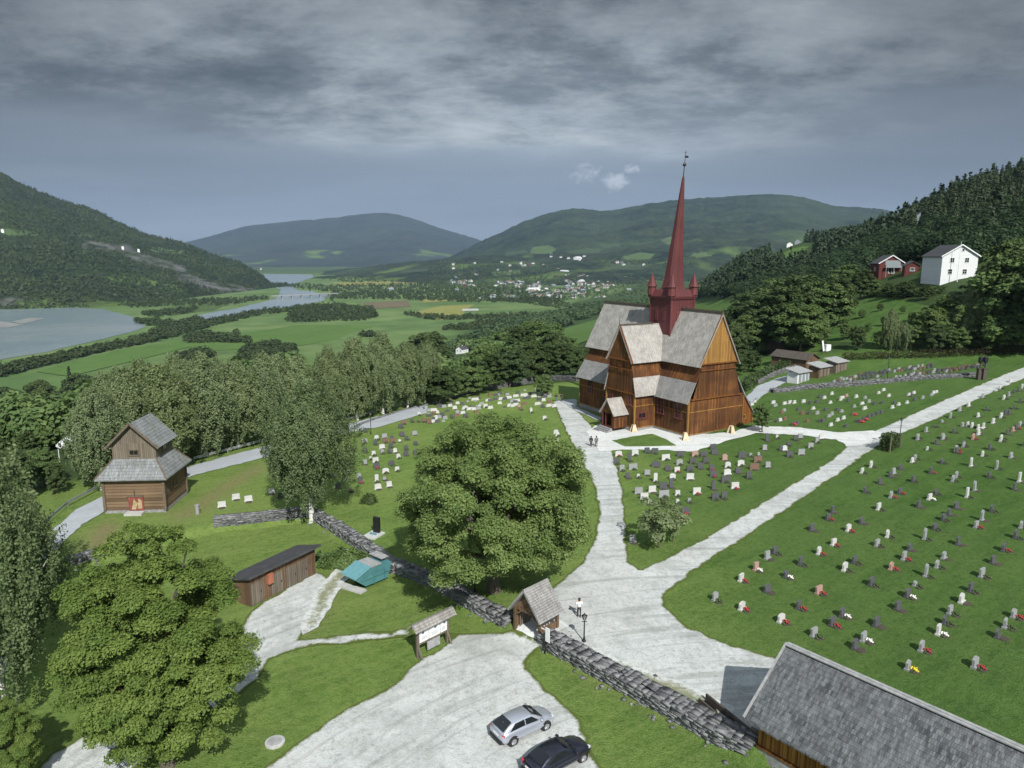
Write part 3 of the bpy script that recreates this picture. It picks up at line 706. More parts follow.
def gable_roof(mb, x0, x1, y0, y1, he, hr, axis='y', th=.18, mi=0):
    if axis == 'y':
        xm = (x0+x1)/2
        roof_slab(mb, (x0,y1,he), (x0,y0,he), (xm,y0,hr), (xm,y1,hr), th, mi); roof_slab(mb, (x1,y0,he), (x1,y1,he), (xm,y1,hr), (xm,y0,hr), th, mi)
    else:
        ym = (y0+y1)/2
        roof_slab(mb, (x0,y0,he), (x1,y0,he), (x1,ym,hr), (x0,ym,hr), th, mi); roof_slab(mb, (x1,y1,he), (x0,y1,he), (x0,ym,hr), (x1,ym,hr), th, mi)
def walls4(mb, x0, x1, y0, y1, z0, z1, mi=0):
    mb.poly([(x0,y0,z0),(x1,y0,z0),(x1,y0,z1),(x0,y0,z1)], mi); mb.poly([(x1,y0,z0),(x1,y1,z0),(x1,y1,z1),(x1,y0,z1)], mi)
    mb.poly([(x1,y1,z0),(x0,y1,z0),(x0,y1,z1),(x1,y1,z1)], mi); mb.poly([(x0,y1,z0),(x0,y0,z0),(x0,y0,z1),(x0,y1,z1)], mi)
    mb.poly([(x0,y0,z1),(x1,y0,z1),(x1,y1,z1),(x0,y1,z1)], mi)

# ------------------------------------------------------------------ the stave church
def church():
    p0 = G(687, 437.5); gz = p0[2]
    c = tag(empty('stave_church', (p0[0], p0[1], gz), R(30)), 'dark tarred wooden stave church with grey shingle roofs and a tall red spire', 'church')
    L = 29.8; CX = 6.05; TC = 11.9
    f = MB(); f.box((6.2, L/2, -.6), (12.6, L+.2, 1.7)); f.box((-2.2, TC, -.62), (4.5, 7.7, 1.7)); f.box((14.0, 4, -.63), (3.2, 8, 1.7)); f.build('footing', M['footing'], c)
    # lower walls (aisle level)
    w = MB(); walls4(w, 0, 12.4, 0, L, .25, 6.2); w.build('aisle_wall', M['tar'], c)
    w = MB(); walls4(w, -4.3, .05, 8.1, 15.7, .25, 6.25); w.build('transept_wall', M['tar'], c)
    w = MB(); w.poly([(12.4,.04,.25),(14.9,.04,.25),(14.9,.04,2.7),(12.4,.04,6.0)]); w.poly([(14.9,.04,.25),(14.9,7.5,.25),(14.9,7.5,2.7),(14.9,.04,2.7)]); w.poly([(14.9,7.5,.25),(12.4,7.5,.25),(12.4,7.5,6.0),(14.9,7.5,2.7)])
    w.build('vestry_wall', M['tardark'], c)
    # horizontal bands and corner boards
    t = MB()
    for z in (.36, 4.05): t.box((6.2, -.03, z), (12.5, .1, .13)); t.box((-.03, L/2, z), (.1, L, .13)); t.box((-2.15, 8.06, z+.01), (4.4, .1, .13)); t.box((-4.34, TC, z+.01), (.1, 7.6, .13))
    for q in ((-.02,-.02), (12.42,-.02), (-4.32,8.08), (-.01,8.02), (-4.32,15.7), (-.02,L), (14.9,.02)):
        t.box((q[0], q[1], 3.2 if q[0] < 14 else 1.45), (.26,.26,5.9 if q[0] < 14 else 2.4))
    t.build('corner_board', M['tarlight'], c)
    # nave clerestory and gables
    xa, xb = 2.2, 9.9
    w = MB()
    prof = [(.75,6.2),(xa,10.5),(xa,12.0),(xb,12.0),(xb,10.5),(11.45,6.2)]
    for y in (-.16, L+.16):
        q = [(x, y, z) for x, z in prof]; w.poly(q if y > 0 else q[::-1], uaxis=(1,0,0))
        w.poly([(prof[0][0], y, 6.2), (prof[-1][0], y, 6.2), (prof[-1][0], y+(.2 if y < 0 else -.2), 6.2), (prof[0][0], y+(.2 if y < 0 else -.2), 6.2)])
    for x in (xa, xb): w.poly([(x,-.14,9.6),(x,L+.14,9.6),(x,L+.14,12.0),(x,-.14,12.0)])
    w.build('nave_wall', M['tar'], c)
    for y in (-.32, L+.32):
        w = MB(); q = [(xa-.12,y,11.75),(xb+.12,y,11.75),(CX,y,19.65)]; w.poly(q if y < 0 else [q[1],q[0],q[2]], uaxis=(1,0,0)); q2 = [(a_,b_+(.25 if y < 0 else -.25),c_2) for a_, b_, c_2 in q]
        for i in range(3): j = (i+1) % 3; w.poly([q[j], q[i], q2[i], q2[j]])
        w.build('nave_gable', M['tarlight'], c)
    t = MB()
    t.box((CX, -.36, 10.75), (xb-xa+.1, .1, .16)); t.box((CX, -.42, 11.78), (xb-xa+.5, .14, .2)); t.box((CX, -.21, 6.12), (11.3, .14, .2))
    for s in (-1, 1): t.bar((CX+s*4.5,-.55,11.3), (CX,-.55,19.8), .1, .26)
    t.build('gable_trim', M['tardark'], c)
    # main roof (two runs, either side of the tower) and ridge
    rf = MB(); gable_roof(rf, CX-4.6, CX+4.6, -.62, L+.6, 11.35, 19.8); ro = rf.build('nave_roof', M['shingle'], c)
    rd = MB()
    for y0, y1 in ((-.6, 8.9), (14.8, L+.55)):
        rd.box((CX, (y0+y1)/2, 19.87), (.34, y1-y0, .34))
        for k in range(int((y1-y0)/.5)): rd.box((CX, y0+.3+k*.5, 20.12), (.1, .3, .16))
    rd.tube([(CX,-.55,19.8),(CX,-.6,21.2)], [.09,.02], 6); rd.tube([(CX,L+.5,19.8),(CX,L+.5,21.6)], [.09,.02], 6); rd.build('ridge_crest', M['ridge'], ro)
    # aisle (skirt) roofs
    def skirt(quads, nm, m):
        sk, tp = MB(), MB(); f = .66
        for e0, e1, r1, r0 in quads:
            e0, e1, r1, r0 = map(Vector, (e0, e1, r1, r0)); a0, a1 = e0.lerp(r0, f), e1.lerp(r1, f)
            roof_slab(sk, e0, e1, a1, a0, .16); up_ = (e1-e0).cross(r0-e0).normalized()*.03; up_ = up_ if up_.z > 0 else -up_
            roof_slab(tp, a0+up_, a1+up_, r1+up_, r0+up_, .16)
        so_ = sk.build(nm, m, c); tp.build('sheltered_boards', M['tar'], so_)
    skirt([((-.55,8.1,5.55), (-.55,-.28,5.55), (xa+.02,-.05,10.6), (xa+.02,8.9,10.6)), ((-.9,L+.4,5.6), (-.9,15.3,5.6), (xa+.02,15.3,10.6), (xa+.02,L+.2,10.6)), ((12.6,-.28,5.9), (12.6,L+.3,5.9), (xb-.02,L+.2,10.6), (xb-.02,-.05,10.6))], 'aisle_roof', M['shingleblue'])
    sk = MB(); roof_slab(sk, (15.15,-.3,2.45), (15.15,7.8,2.45), (12.3,7.8,6.25), (12.3,-.3,6.25), .16); sk.build('vestry_roof', M['shingleblue'], c)
    # transept: upper wall, gable, roofs
    y0, y1 = 8.9, 14.9
    w = MB(); pr = [(7.95,6.2),(y0,10.4),(y0,12.0),(y1,12.0),(y1,10.4),(15.85,6.2)]
    w.poly([(-4.46, y, z) for y, z in pr][::-1], uaxis=(0,1,0)); w.poly([(-4.46,7.95,6.2),(-4.2,7.95,6.2),(-4.2,15.85,6.2),(-4.46,15.85,6.2)])
    for y in (y0, y1): w.poly([(-4.44,y,9.6),(2.4,y,9.6),(2.4,y,12.2),(-4.44,y,12.2)])
    w.build('transept_upper_wall', M['tar'], c)
    w = MB(); q = [(-4.66,y1+.1,11.6),(-4.66,y0-.1,11.6),(-4.66,TC,17.2)]; w.poly(q, uaxis=(0,1,0))
    for i in range(3): j = (i+1) % 3; w.poly([q[j], q[i], (-4.4,*q[i][1:]), (-4.4,*q[j][1:])])
    w.build('transept_gable', M['tar'], c)
    for ct, dm in (((-4.68,TC,10.1), (.1,6.4,.16)), ((-4.5,TC,6.12), (.14,8.0,.2))): t = MB(); t.box(ct, dm); t.build('transept_trim', M['tardark'], c)
    t = MB(); t.box((-4.74,TC,11.62), (.14,6.6,.2))
    for s in (-1, 1): t.bar((-4.8,TC+s*3.55,11.3), (-4.8,TC,17.35), .26, .24)
    t.build('transept_barge_board', M['tardark'], c)
    rf = MB(); gable_roof(rf, -4.95, CX, TC-3.55, TC+3.55, 11.3, 17.35, 'x'); ro = rf.build('transept_roof', M['shinglepink'], c)
    rd = MB(); rd.box((-1.2,TC,17.42), (7.2,.3,.26)); rd.tube([(-4.9,TC,17.4),(-4.95,TC,18.8)], [.08,.02], 6); rd.build('ridge_crest', M['ridge'], ro)
    skirt([((-4.62,7.5,5.75), (-.4,7.5,5.75), (xa+.4,y0+.02,10.5), (-4.42,y0+.02,10.5)), ((-.4,16.2,5.75), (-4.62,16.2,5.75), (-4.42,y1-.02,10.5), (xa+.4,y1-.02,10.5))], 'transept_skirt_roof', M['shinglepink'])
    # far-side transept
    w = MB(); walls4(w, 12.3, 16.6, 8.2, 15.7, -1, 6.2); walls4(w, 8, 16.4, 9, 14.9, 6.2, 11.8); w.build('far_transept_wall', M['tar'], c)
    rf = MB(); gable_roof(rf, CX, 17, TC-3.55, TC+3.55, 11.3, 17.35, 'x'); rf.build('far_transept_roof', M['shingle'], c)
    # tower
    CX0, TC0 = CX, TC; CX += .25; TC -= .35
    hw = 2.6
    w = MB(); walls4(w, CX-hw, CX+hw, TC-hw, TC+hw, 11.5, 21.9)
    tw = w.build('tower', M['red'], c)
    t = MB()
    for sx in (-1, 1):
        for sy in (-1, 1): t.box((CX+sx*hw, TC+sy*hw, 17), (.24,.24,9.7))
    t.box((CX,TC,21.75), (2*hw+.5,2*hw+.5,.3)); t.build('tower_corner', M['redtrim'], tw)
    for k in (-1, 1):
        for ct, dm in (((CX-hw-.03, TC+k*.95, 18.7), (.08,.75,1.7)), ((CX+k*.95, TC-hw-.03, 18.7), (.75,.08,1.7))): hv = MB(); hv.box(ct, dm); hv.build('belfry_hatch', M['redtrim'], tw)
    q = 3.0
    pr_ = [(q,21.85),(q*1.0,22.05),(q*.86,22.9),(q*.80,23.15)]
    sp_ = MB(); sp_.lathe((CX,TC,0), [(r*math.sqrt(2),z) for r, z in pr_], 4, rot=math.pi/4); sp_.build('tower_eaves', M['red'], c)
    s8 = MB(); s8.lathe((0,0,0), [(2.3,23.1),(1.98,23.7),(1.72,25.0),(1.5,27),(1.1,31.5),(.72,36),(.42,39.6),(.24,41.7),(.08,42.3)], 8, rot=math.pi/8)
    lean = Vector((.866,-.5,0))*.055                      # the old spire leans a little
    def shear(mb): mb.v = [(CX+x+lean.x*(z-23), TC+y+lean.y*(z-23), z) for x, y, z in mb.v]
    shear(s8); spo = s8.build('spire', M['red'], c)
    v = MB(); v.tube([(0,0,42.0),(0,0,46.3)], [.09,.03], 6); v.lathe((0,0,44.0), [(.02,-.32),(.24,-.2),(.32,0),(.24,.2),(.02,.32)], 10); v.box((.3,0,45.3), (.8,.03,.34)); v.box((0,0,45.95), (.5,.04,.06))
    shear(v); v.build('weather_vane', M['black'], spo)
    for sx in (-1, 1):
        for sy in (-1, 1):
            u = MB(); u.lathe((CX+sx*2.5, TC+sy*2.5, 0), [(.72,22.2),(.72,23.7)], 8); uo = u.build('turret', M['redtrim'], c)
            k = MB(); k.lathe((CX+sx*2.5, TC+sy*2.5, 0), [(.95,23.65),(.74,24.0),(.46,24.8),(.2,25.5),(.05,25.9)], 8); k.build('turret_cap', M['red'], uo)
    CX, TC = CX0, TC0
    # windows
    for y in (26.4, 21.3): window(c, (-.02,y,4.2), math.pi, 1.5, 2.3, M['redtrim'], 2, 4, .13, proud=.12)
    for y in (6.4, 2.2): window(c, (-.02,y,4.05), math.pi, 1.45, 2.5, M['redtrim'], 2, 4, .13, proud=.12)
    for y in (4.9, 3.8): window(c, (-.02,y,4.7), math.pi, .9, 1.3, M['tardark'], 1, 1, .1, proud=.08)
    window(c, (-2.7,8.08,2.4), -math.pi/2, 1.5, .9, M['redtrim'], 2, 1, .15, proud=.12)
    for y in (9.3, 14.3): window(c, (-4.32,y,5.0), math.pi, .7, 1.4, M['redtrim'], 1, 2, .14, proud=.12)
    window(c, (12.9,.02,2.0), -math.pi/2, .7, .6, M['tarlight'], 2, 1, .1)
    window(c, (-4.68,TC,10.8), math.pi, .8, .45, M['tardark'], 2, 1, .08)
    # west porch with steps
    px0, px1, py0, py1 = -7.1, -4.3, 9.9, 13.3; pm = (py0+py1)/2
    w = MB(); w.prism([(px0,py0,.2),(px1,py0,.2),(px1,py0,2.75),(px0,py0,2.75)], (0,.16,0)); w.prism([(px0,py1-.16,.2),(px1,py1-.16,.2),(px1,py1-.16,2.75),(px0,py1-.16,2.75)], (0,.16,0))
    w.prism([(px0,py0,2.55),(px0,py1,2.55),(px0,pm,4.9)], (.15,0,0)); w.prism([(px0+.02,py0+.16,.2),(px0+.02,py0+.75,.2),(px0+.02,py0+.75,2.55),(px0+.02,py0+.16,2.55)], (.1,0,0)); w.box((-5.7,pm,.3), (2.8,3.3,.2))
    po = w.build('porch', M['tar'], c)
    rf = MB(); gable_roof(rf, px0-.4, px1+.05, py0-.42, py1+.42, 2.45, 5.15, 'x', .14); rf.build('porch_roof', M['shinglepink'], po)
    d = MB(); d.box((-4.42,pm,1.5), (.1,1.5,2.4)); d.build('porch_door', M['tardark'], po)
    d = MB()
    for y in (py1-.2, pm+.6): d.box((px0+.05,y,1.35), (.2,.2,2.5))
    d.build('porch_post', M['redtrim'], po)
    s = MB()
    for k in range(5): s.box((px0-.35-.42*k, pm+.2, .16-.34*k*.55-.2), (.5, 3.1+.25*k, .4))
    s.build('stone_step', M['footing'], c)
    return c
church()
def trestle(px, py, label):
    g = G(px, py); o = tag(empty('wooden_trestle', tuple(g), R(30+rnd.uniform(-30,30))), label, 'trestle', 'pale trestles standing at the church corners')
    f = MB()
    for s in (-1, 1):
        for t in (-1, 1): f.bar((s*.5,t*.42,0), (s*.16,t*.2,1.25), .12)
    f.bar((-.5,-.45,.3), (.5,-.45,.3), .08); f.bar((-.5,.45,.3), (.5,.45,.3), .08); f.build('frame', M['f_pale'], o)
    p = MB(); p.prism([(-.46,-.43,.12),(.46,-.43,.12),(.2,-.24,1.2),(-.2,-.24,1.2)], (0,.04,0)); p.prism([(-.46,.39,.12),(.46,.39,.12),(.2,.2,1.2),(-.2,.2,1.2)], (0,.04,0)); p.box((0,0,1.27), (.5,.5,.08)); p.build('board', M['f_pale'], o)
M['f_pale'] = plain('pale_pine', (.62,.50,.33), .7, noise=.2)
trestle(633.5, 432, 'pale wooden trestle by the inner corner of church and transept')
trestle(685, 440.5, 'pale wooden trestle at the front corner of the church gable')
trestle(731, 433.5, 'narrow pale wooden trestle beside the dark vestry of the church')

# ------------------------------------------------------------------ old log store on the left
M['doorred'] = plain('faded_red_door', (.20,.055,.04), .7, noise=.35, scale=2); M['doorpale'] = plain('worn_door_paint', (.36,.27,.15), .7, noise=.3, scale=3)
def logstore():
    a = G(106, 513.4); b = G(166, 512); rz = math.atan2(b[1]-a[1], b[0]-a[0]); w = float(np.hypot(*(b-a)[:2])); z0 = min(a[2], b[2])
    c = tag(empty('log_store', (a[0], a[1], z0), rz), 'tall two-tier brown log storehouse with skirt roof beside the asphalt road', 'storehouse')
    d = 6.6
    f = MB(); f.box((w/2, d/2, -.4), (w+.1, d+.1, 1.5)); f.build('footing', M['footing'], c)
    l = MB(); walls4(l, 0, w, 0, d, .3, 4.5)
    wl = l.build('log_wall', M['log'], c)
    for q in ((0,0),(w,0),(w,d),(0,d)): e = MB(); e.box((q[0],q[1],2.35), (.3,.3,4.1)); e.build('corner_post', M['eave'], c)
    ins, hz, o = .95, 6.3, .65
    s = MB()
    lo = [(-o,-o,4.25),(w+o,-o,4.25),(w+o,d+o,4.25),(-o,d+o,4.25)]; up = [(ins,ins,hz),(w-ins,ins,hz),(w-ins,d-ins,hz),(ins,d-ins,hz)]
    for k in range(4): j = (k+1) % 4; s.poly([lo[k], lo[j], up[j], up[k]]); s.poly([lo[k], (lo[k][0],lo[k][1],4.12), (lo[j][0],lo[j][1],4.12), lo[j]])
    s.poly([(q[0],q[1],4.12) for q in lo][::-1]); s.build('skirt_roof', M['slate'], c)
    for k in range(4):
        h = MB(); h.bar(Vector(lo[k])+Vector((0,0,.06)), Vector(up[k])+Vector((0,0,.06)), .16, .1); h.build('hip_board', M['eave'], c)
    u = MB(); walls4(u, ins, w-ins, ins, d-ins, hz-.4, 8.2)
    wm = w/2
    for y in (ins, d-ins): u.poly([(ins,y,8.2),(w-ins,y,8.2),(wm,y,10.5)] if y < 3 else [(w-ins,y,8.2),(ins,y,8.2),(wm,y,10.5)], uaxis=(1,0,0))
    u.build('upper_wall', M['greywood'], c)
    r = MB(); gable_roof(r, ins-.55, w-ins+.55, ins-.6, d-ins+.6, 7.72, 10.72, 'y', .16); r.build('gable_roof', M['slate'], c)
    b_ = MB()
    for sx in (-1, 1): b_.bar((wm+sx*(w/2-ins+.58),ins-.63,7.68), (wm,ins-.63,10.7), .08, .24)
    b_.build('barge_board', M['eave'], c)
    window(c, (wm,ins-.02,7.1), -math.pi/2, 1.0, .6, M['eave'], 2, 1); window(c, (w-ins+.02,d/2,7.1), 0, .9, .6, M['eave'], 2, 1, pm=M['concrete']); window(c, (w+.02,d/2,2.6), 0, 1.1, .7, M['eave'], 2, 1)
    dr = MB(); dr.box((wm+.15,-.05,1.15), (1.7,.1,1.7)); do = dr.build('door', M['doorred'], c)
    pn = MB(); pn.poly([(wm-.4,-.115,.45),(wm+.1,-.115,.45),(wm+.35,-.115,1.2),(wm-.05,-.115,1.75)]); pn.poly([(wm+.3,-.115,.5),(wm+.8,-.115,.6),(wm+.85,-.115,1.5),(wm+.45,-.115,1.8)]); pn.build('door_panel', M['doorpale'], do)
    st = MB(); st.box((wm+.1,-.6,.02), (2.0,1.0,.5)); st.box((wm+.1,-1.2,-.2), (2.2,.6,.4)); st.build('doorstep', M['concrete'], c)
    ln = MB(); ln.box((wm+.1,-.08,2.08), (1.9,.16,.16)); ln.tube([(wm+.1,-.25,2.2),(wm+.1,-.25,2.9)], .04, 6); ln.build('door_lintel', M['eave'], c)
logstore()

# ------------------------------------------------------------------ long shingled shed at the lower right
def longshed():
    e = P(757, 752, .1); rz = math.atan2(-.77, .64)
    c = tag(empty('long_shed', (e[0], e[1], h1(e[0], e[1])), rz), 'long low shed of orange brown boards under a weathered grey shingle roof', 'shed')
    Lg, Wd = 24., 7.4                      # local x = along the wall, local y = across (towards the lawn)
    f = MB(); f.box((Lg/2, Wd/2, -.5), (Lg+.15, Wd+.15, 1.3)); f.build('footing', M['footing'], c)
    w = MB(); walls4(w, 0, Lg, 0, Wd, .1, 2.4)
    for x in (0, Lg): w.poly([(x,Wd,2.4),(x,0,2.4),(x,Wd/2,4.9)] if x == 0 else [(x,0,2.4),(x,Wd,2.4),(x,Wd/2,4.9)], uaxis=(0,1,0))
    w.build('board_wall', M['tarbatten'], c)
    b = MB(); 
    for k in range(int(Lg/.55)): b.box((.3+k*.55,-.03,1.25), (.07,.07,2.3))
    b.box((Lg/2,-.08,.16), (Lg,.16,.14)); b.build('batten', M['tardark'], c)
    r = MB(); gable_roof(r, -.55, Lg+.5, -.75, Wd+.75, 1.98, 5.15, 'x', .2); ro = r.build('shingle_roof', M['shingledark'], c)
    t = MB(); t.bar((-.58,-.8,2.02), (-.58,Wd/2,5.2), .1, .22); t.bar((-.58,Wd+.8,2.02), (-.58,Wd/2,5.2), .1, .22); t.box((Lg/2,Wd/2+.12,5.22), (Lg+1.1,.22,.07)); t.box((Lg/2,Wd/2-.12,5.2), (Lg+1.1,.2,.07)); t.build('barge_board', M['ridgegrey'], ro)
    # row ends of real shingles along the eave
    s = MB()
    for k in range(int((Lg+1)/.22)):
        x = -.5+k*.22+rnd.uniform(-.02,.02); s.box((x,-.76+rnd.uniform(-.04,.02),1.93+rnd.uniform(-.02,.02)), (.17,.2,.1))
    s.build('eave_shingle', M['shingledark'], ro)
M['tarbatten'] = boards('batten_boards', (.24,.10,.022), (.42,.21,.05), (.045,.022,.010), .27, darkamt=.5)
M['ridgegrey'] = plain('grey_ridge_board', (.30,.305,.30), .8, noise=.25)
longshed()
def beam():
    a = G(706, 701); b = G(757, 742); o = tag(empty('timber_ramp', tuple(a), math.atan2(b[1]-a[1], b[0]-a[0])), 'dark low timber trough between the stone wall and the long shed', 'timber trough')
    L = float(np.hypot(*(b-a)[:2])); m = MB(); m.box((L/2,0,.28), (L,.14,.55)); m.box((L/2,-.62,.2), (L,.12,.4)); m.build('side_beam', M['ridge'], o)
    m = MB(); m.box((L/2,-.31,.05), (L,.5,.1)); m.build('floor_board', M['black'], o)
beam()

# ------------------------------------------------------------------ tool shed on the left
def toolshed():
    a = G(252, 606.5); b = G(316, 573.5); rz = math.atan2(b[1]-a[1], b[0]-a[0]); L = float(np.hypot(*(b-a)[:2]))
    c = tag(empty('tool_shed', (a[0], a[1], min(a[2], b[2])), rz), 'low brown plank shed with dark sloping roof and an orange box on its wall', 'shed')
    D = 2.6; x0 = -.1
    w = MB(); w.poly([(x0,0,-.2),(L,0,-.2),(L,0,2.85),(x0,0,2.85)]); w.poly([(L,0,-.2),(L,D,-.2),(L,D,2.1),(L,0,2.85)]); w.poly([(L,D,-.2),(x0,D,-.2),(x0,D,2.1),(L,D,2.1)]); w.poly([(x0,D,-.2),(x0,0,-.2),(x0,0,2.85),(x0,D,2.1)])
    w.build('plank_wall', M['brownwood'], c)
    for k, x in enumerate((.6, 2.9, 4.6, 6.0)):
        d = MB(); d.box((x,-.03,1.05), (1.25,.06,2.0)); do = d.build('door', M['greywood'], c)
        g = MB(); g.box((x+.45,-.08,1.05), (.05,.06,.16)); g.build('handle', M['black'], do)
    r = MB(); roof_slab(r, (x0-.4,-.45,3.0), (L+.4,-.45,3.0), (L+.4,D+.3,2.2), (x0-.4,D+.3,2.2), .2); r.build('roof', M['darkroof'], c)
    o = MB(); o.box((2.0,-.18,1.85), (.55,.3,.9)); o.prism([(1.72,-.34,2.3),(2.28,-.34,2.3),(2.28,-.34,2.36),(1.72,-.34,2.36)], (0,.34,0)); o.build('wall_box', M['orange'], c)
toolshed()
def skip():
    a, b = G(383, 586), G(352, 583); p = (G(369,586)+np.zeros(3))
    q0 = G(366, 589); q1 = G(389, 579); rz = math.atan2(q1[1]-q0[1], q1[0]-q0[0])
    c = tag(empty('waste_container', tuple(q0), rz), 'turquoise steel waste container with sloping lid beside the stone wall', 'container')
    L, Wd = 2.6, 2.1
    b_ = MB()
    prof = [(0,.25),(L,.25),(L+.5,1.7),(.6,1.85),(-1.1,1.2)]
    b_.prism([(x,0,z) for x, z in prof], (0,Wd,0)); b_.build('body', M['teal'], c)
    rb = MB(); rb.box((L/2-.1,-.04,.95), (L+.8,.08,.12)); rb.box((L*.35,-.04,.75), (.1,.08,1.0)); rb.box((L*.85,-.04,.75), (.1,.08,1.0)); rb.build('rib', M['teal'], c)
    l = MB(); l.prism([(-1.2,-.1,1.26),(.62,-.1,1.95),(.62,-.1,2.02),(-1.2,-.1,1.33)], (0,Wd+.2,0)); l.build('sloping_lid', M['teal_lid'], c)
    t = MB(); t.box((1.3,Wd/2,1.90), (1.2,Wd,.08)); t.box((2.6,Wd/2+.2,2.15), (.9,Wd*.9,.06), 0); t.build('grey_lid', M['ridgegrey'], c)
    s = MB(); s.box((.3,.4,.12), (.4,.3,.25)); s.box((2.2,.4,.12), (.4,.3,.25)); s.box((.3,1.7,.12), (.4,.3,.25)); s.box((2.2,1.7,.12), (.4,.3,.25)); s.build('skid', M['black'], c)
    g = G(352, 589); k = MB(); k.box((0,0,.08), (2.9,.85,.16)); o = k.build('concrete_slab', M['concrete']); o.location = tuple(g); o.rotation_euler = (0,0,math.atan2(*(G(364,592)-G(341,585))[[1,0]])); tag(o, 'pale concrete slab lying in the grass before the turquoise container', 'slab')
skip()

# ------------------------------------------------------------------ notice board, lychgate
def text(body, size, m, parent, loc, ang, name='lettering'):
    cu = bpy.data.curves.new(name, 'FONT'); cu.body = body; cu.size = size; cu.align_x = 'CENTER'; cu.align_y = 'CENTER'; cu.extrude = .004
    o = bpy.data.objects.new(name, cu); cu.materials.append(m); link(o, parent); o.location = loc; o.rotation_euler = (math.pi/2, 0, ang); return o
def noticeboard():
    a, b = G(418, 658), G(447.4, 642.4); rz = math.atan2(b[1]-a[1], b[0]-a[0]); L = float(np.hypot(*(b-a)[:2]))
    c = tag(empty('notice_board', tuple(a), rz), 'roofed wooden notice board with white panels at the gravel edge', 'notice board')
    for x in (0, L):
        p = MB(); p.box((x,0,1.15), (.2,.2,2.4)); p.bar((x,-.5,0), (x,-.05,.9), .12); p.build('post', M['greywood'], c)
    r = MB(); gable_roof(r, -.55, L+.55, -.58, .58, 2.42, 3.0, 'x', .1); r.build('shingle_roof', M['shingle'], c)
    for x0, x1 in ((.12,L*.34), (L*.36,L*.72), (L*.74,L-.12)):
        p = MB(); p.box(((x0+x1)/2,-.08,1.7), (x1-x0,.05,.95)); po = p.build('panel', M['white'], c)
        q = MB(); cx = (x0+x1)/2+(.1 if x0 > 1 else -.1); q.box((cx,-.11,1.95), (.22,.012,.16)); q.build('picture', M['cloth_b'], po)
        for k in range(3): q = MB(); q.box(((x0+x1)/2,-.11,1.62-.1*k), ((x1-x0)*.6,.01,.022)); q.build('text_line', M['cloth_g'], po)
    f = MB(); f.box((L/2,-.06,1.15), (L-.1,.14,.12)); f.box((L/2,-.06,2.24), (L-.1,.14,.1)); f.build('rail', M['greywood'], c)
    p = MB(); p.box((L*.52,-.02,.62), (L*.42,.08,.72)); p.build('lower_panel', M['ridgegrey'], c)
noticeboard()
def lychgate():
    a, b = G(515.6, 629), G(539.5, 643); rz = math.atan2(b[1]-a[1], b[0]-a[0]); L = float(np.hypot(*(b-a)[:2])); D = 2.1
    c = tag(empty('lychgate', (a[0], a[1], min(a[2], b[2])), rz), 'small roofed wooden gateway set in the stone wall', 'gateway')
    for x in (0, L):
        for y in (0, D):
            p = MB(); p.box((x,y,1.1), (.24,.24,2.3)); p.build('post', M['brownwood'], c)
    w = MB()
    for y in (-.02, D-.08): w.prism([(-.1,y,2.1),(L+.1,y,2.1),(L/2,y,3.95)], (0,.1,0)); w.box((L/2,y+.05,2.12), (L+.3,.16,.2))
    for x in (0, L): w.box((x,D/2,.55), (.12,D-.2,1.1)); w.box((x,D/2,2.15), (.18,D,.16)); [w.box((x,.35+k*.32,1.55), (.06,.06,1.1)) for k in range(7)]
    w.bar((0,-.05,1.5), (.75,-.05,2.1), .12); w.bar((L,-.05,1.5), (L-.75,-.05,2.1), .12)
    w.build('frame', M['brownwood'], c)
    r = MB(); gable_roof(r, -.5, L+.5, -.5, D+.3, 1.95, 4.25, 'y', .16); r.build('shingle_roof', M['shinglegate'], c)
    g = MB()
    for k in range(7): g.box((.2+.02*k,.35+k*.17,1.0), (.05,.1,1.7))
    g.box((.25,.85,.5), (.06,1.2,.1)); g.box((.25,.85,1.5), (.06,1.2,.1)); g.build('gate_leaf', M['greywood'], c)
M['shinglegate'] = shingles('gate_shingles', (.27,.265,.255), (.40,.39,.375), (.43,.42,.40), w=.14, h=.2)
lychgate()

# ------------------------------------------------------------------ small sheds and houses at the right
def house(name, label, cat, px, py, ang, w, d, h, hr, wm, rm, gz=None, wins=(), group=None, over=.4, chim=False, base=1.5, trim=None):
    """ang: direction (world) of the outward normal of the front gable; local -y is the front"""
    g = G(px, py) if gz is None else np.array([px, py, gz])
    c = tag(empty(name, tuple(g), ang+math.pi/2), label, cat, group)
    m = MB(); walls4(m, -w/2, w/2, 0, d, -base, h)
    for y in (0, d): m.poly([(-w/2,y,h),(w/2,y,h),(0,y,hr-.12)] if y == 0 else [(w/2,y,h),(-w/2,y,h),(0,y,hr-.12)], uaxis=(1,0,0))
    m.build('wall', wm, c)
    r = MB(); k = (hr-h)/(w/2); gable_roof(r, -w/2-over, w/2+over, -over, d+over, h-k*over, hr, 'y', .16); ro = r.build('roof', rm, c)
    if chim: q = MB(); q.box((.3,d*.5,hr+.5), (.7,.7,1.6)); q.build('chimney', M['concrete'], ro)
    if trim:
        t = MB()
        for s in (-1, 1): t.bar((s*(w/2+over),-over-.03,h-k*over), (0,-over-.03,hr), .08, .3)
        t.build('barge_board', trim, c)
    for (side, u, z, ww, hh, nx, ny) in wins:
        if side == 'f': window(c, (u,-.02,z), -math.pi/2, ww, hh, M['white'] if wm is not M['white'] else M['greyboard'], nx, ny, .1)
        elif side == 'l': window(c, (-w/2-.02,u,z), math.pi, ww, hh, M['white'], nx, ny, .1)
        elif side == 'r': window(c, (w/2+.02,u,z), 0, ww, hh, M['white'], nx, ny, .1)
    return c
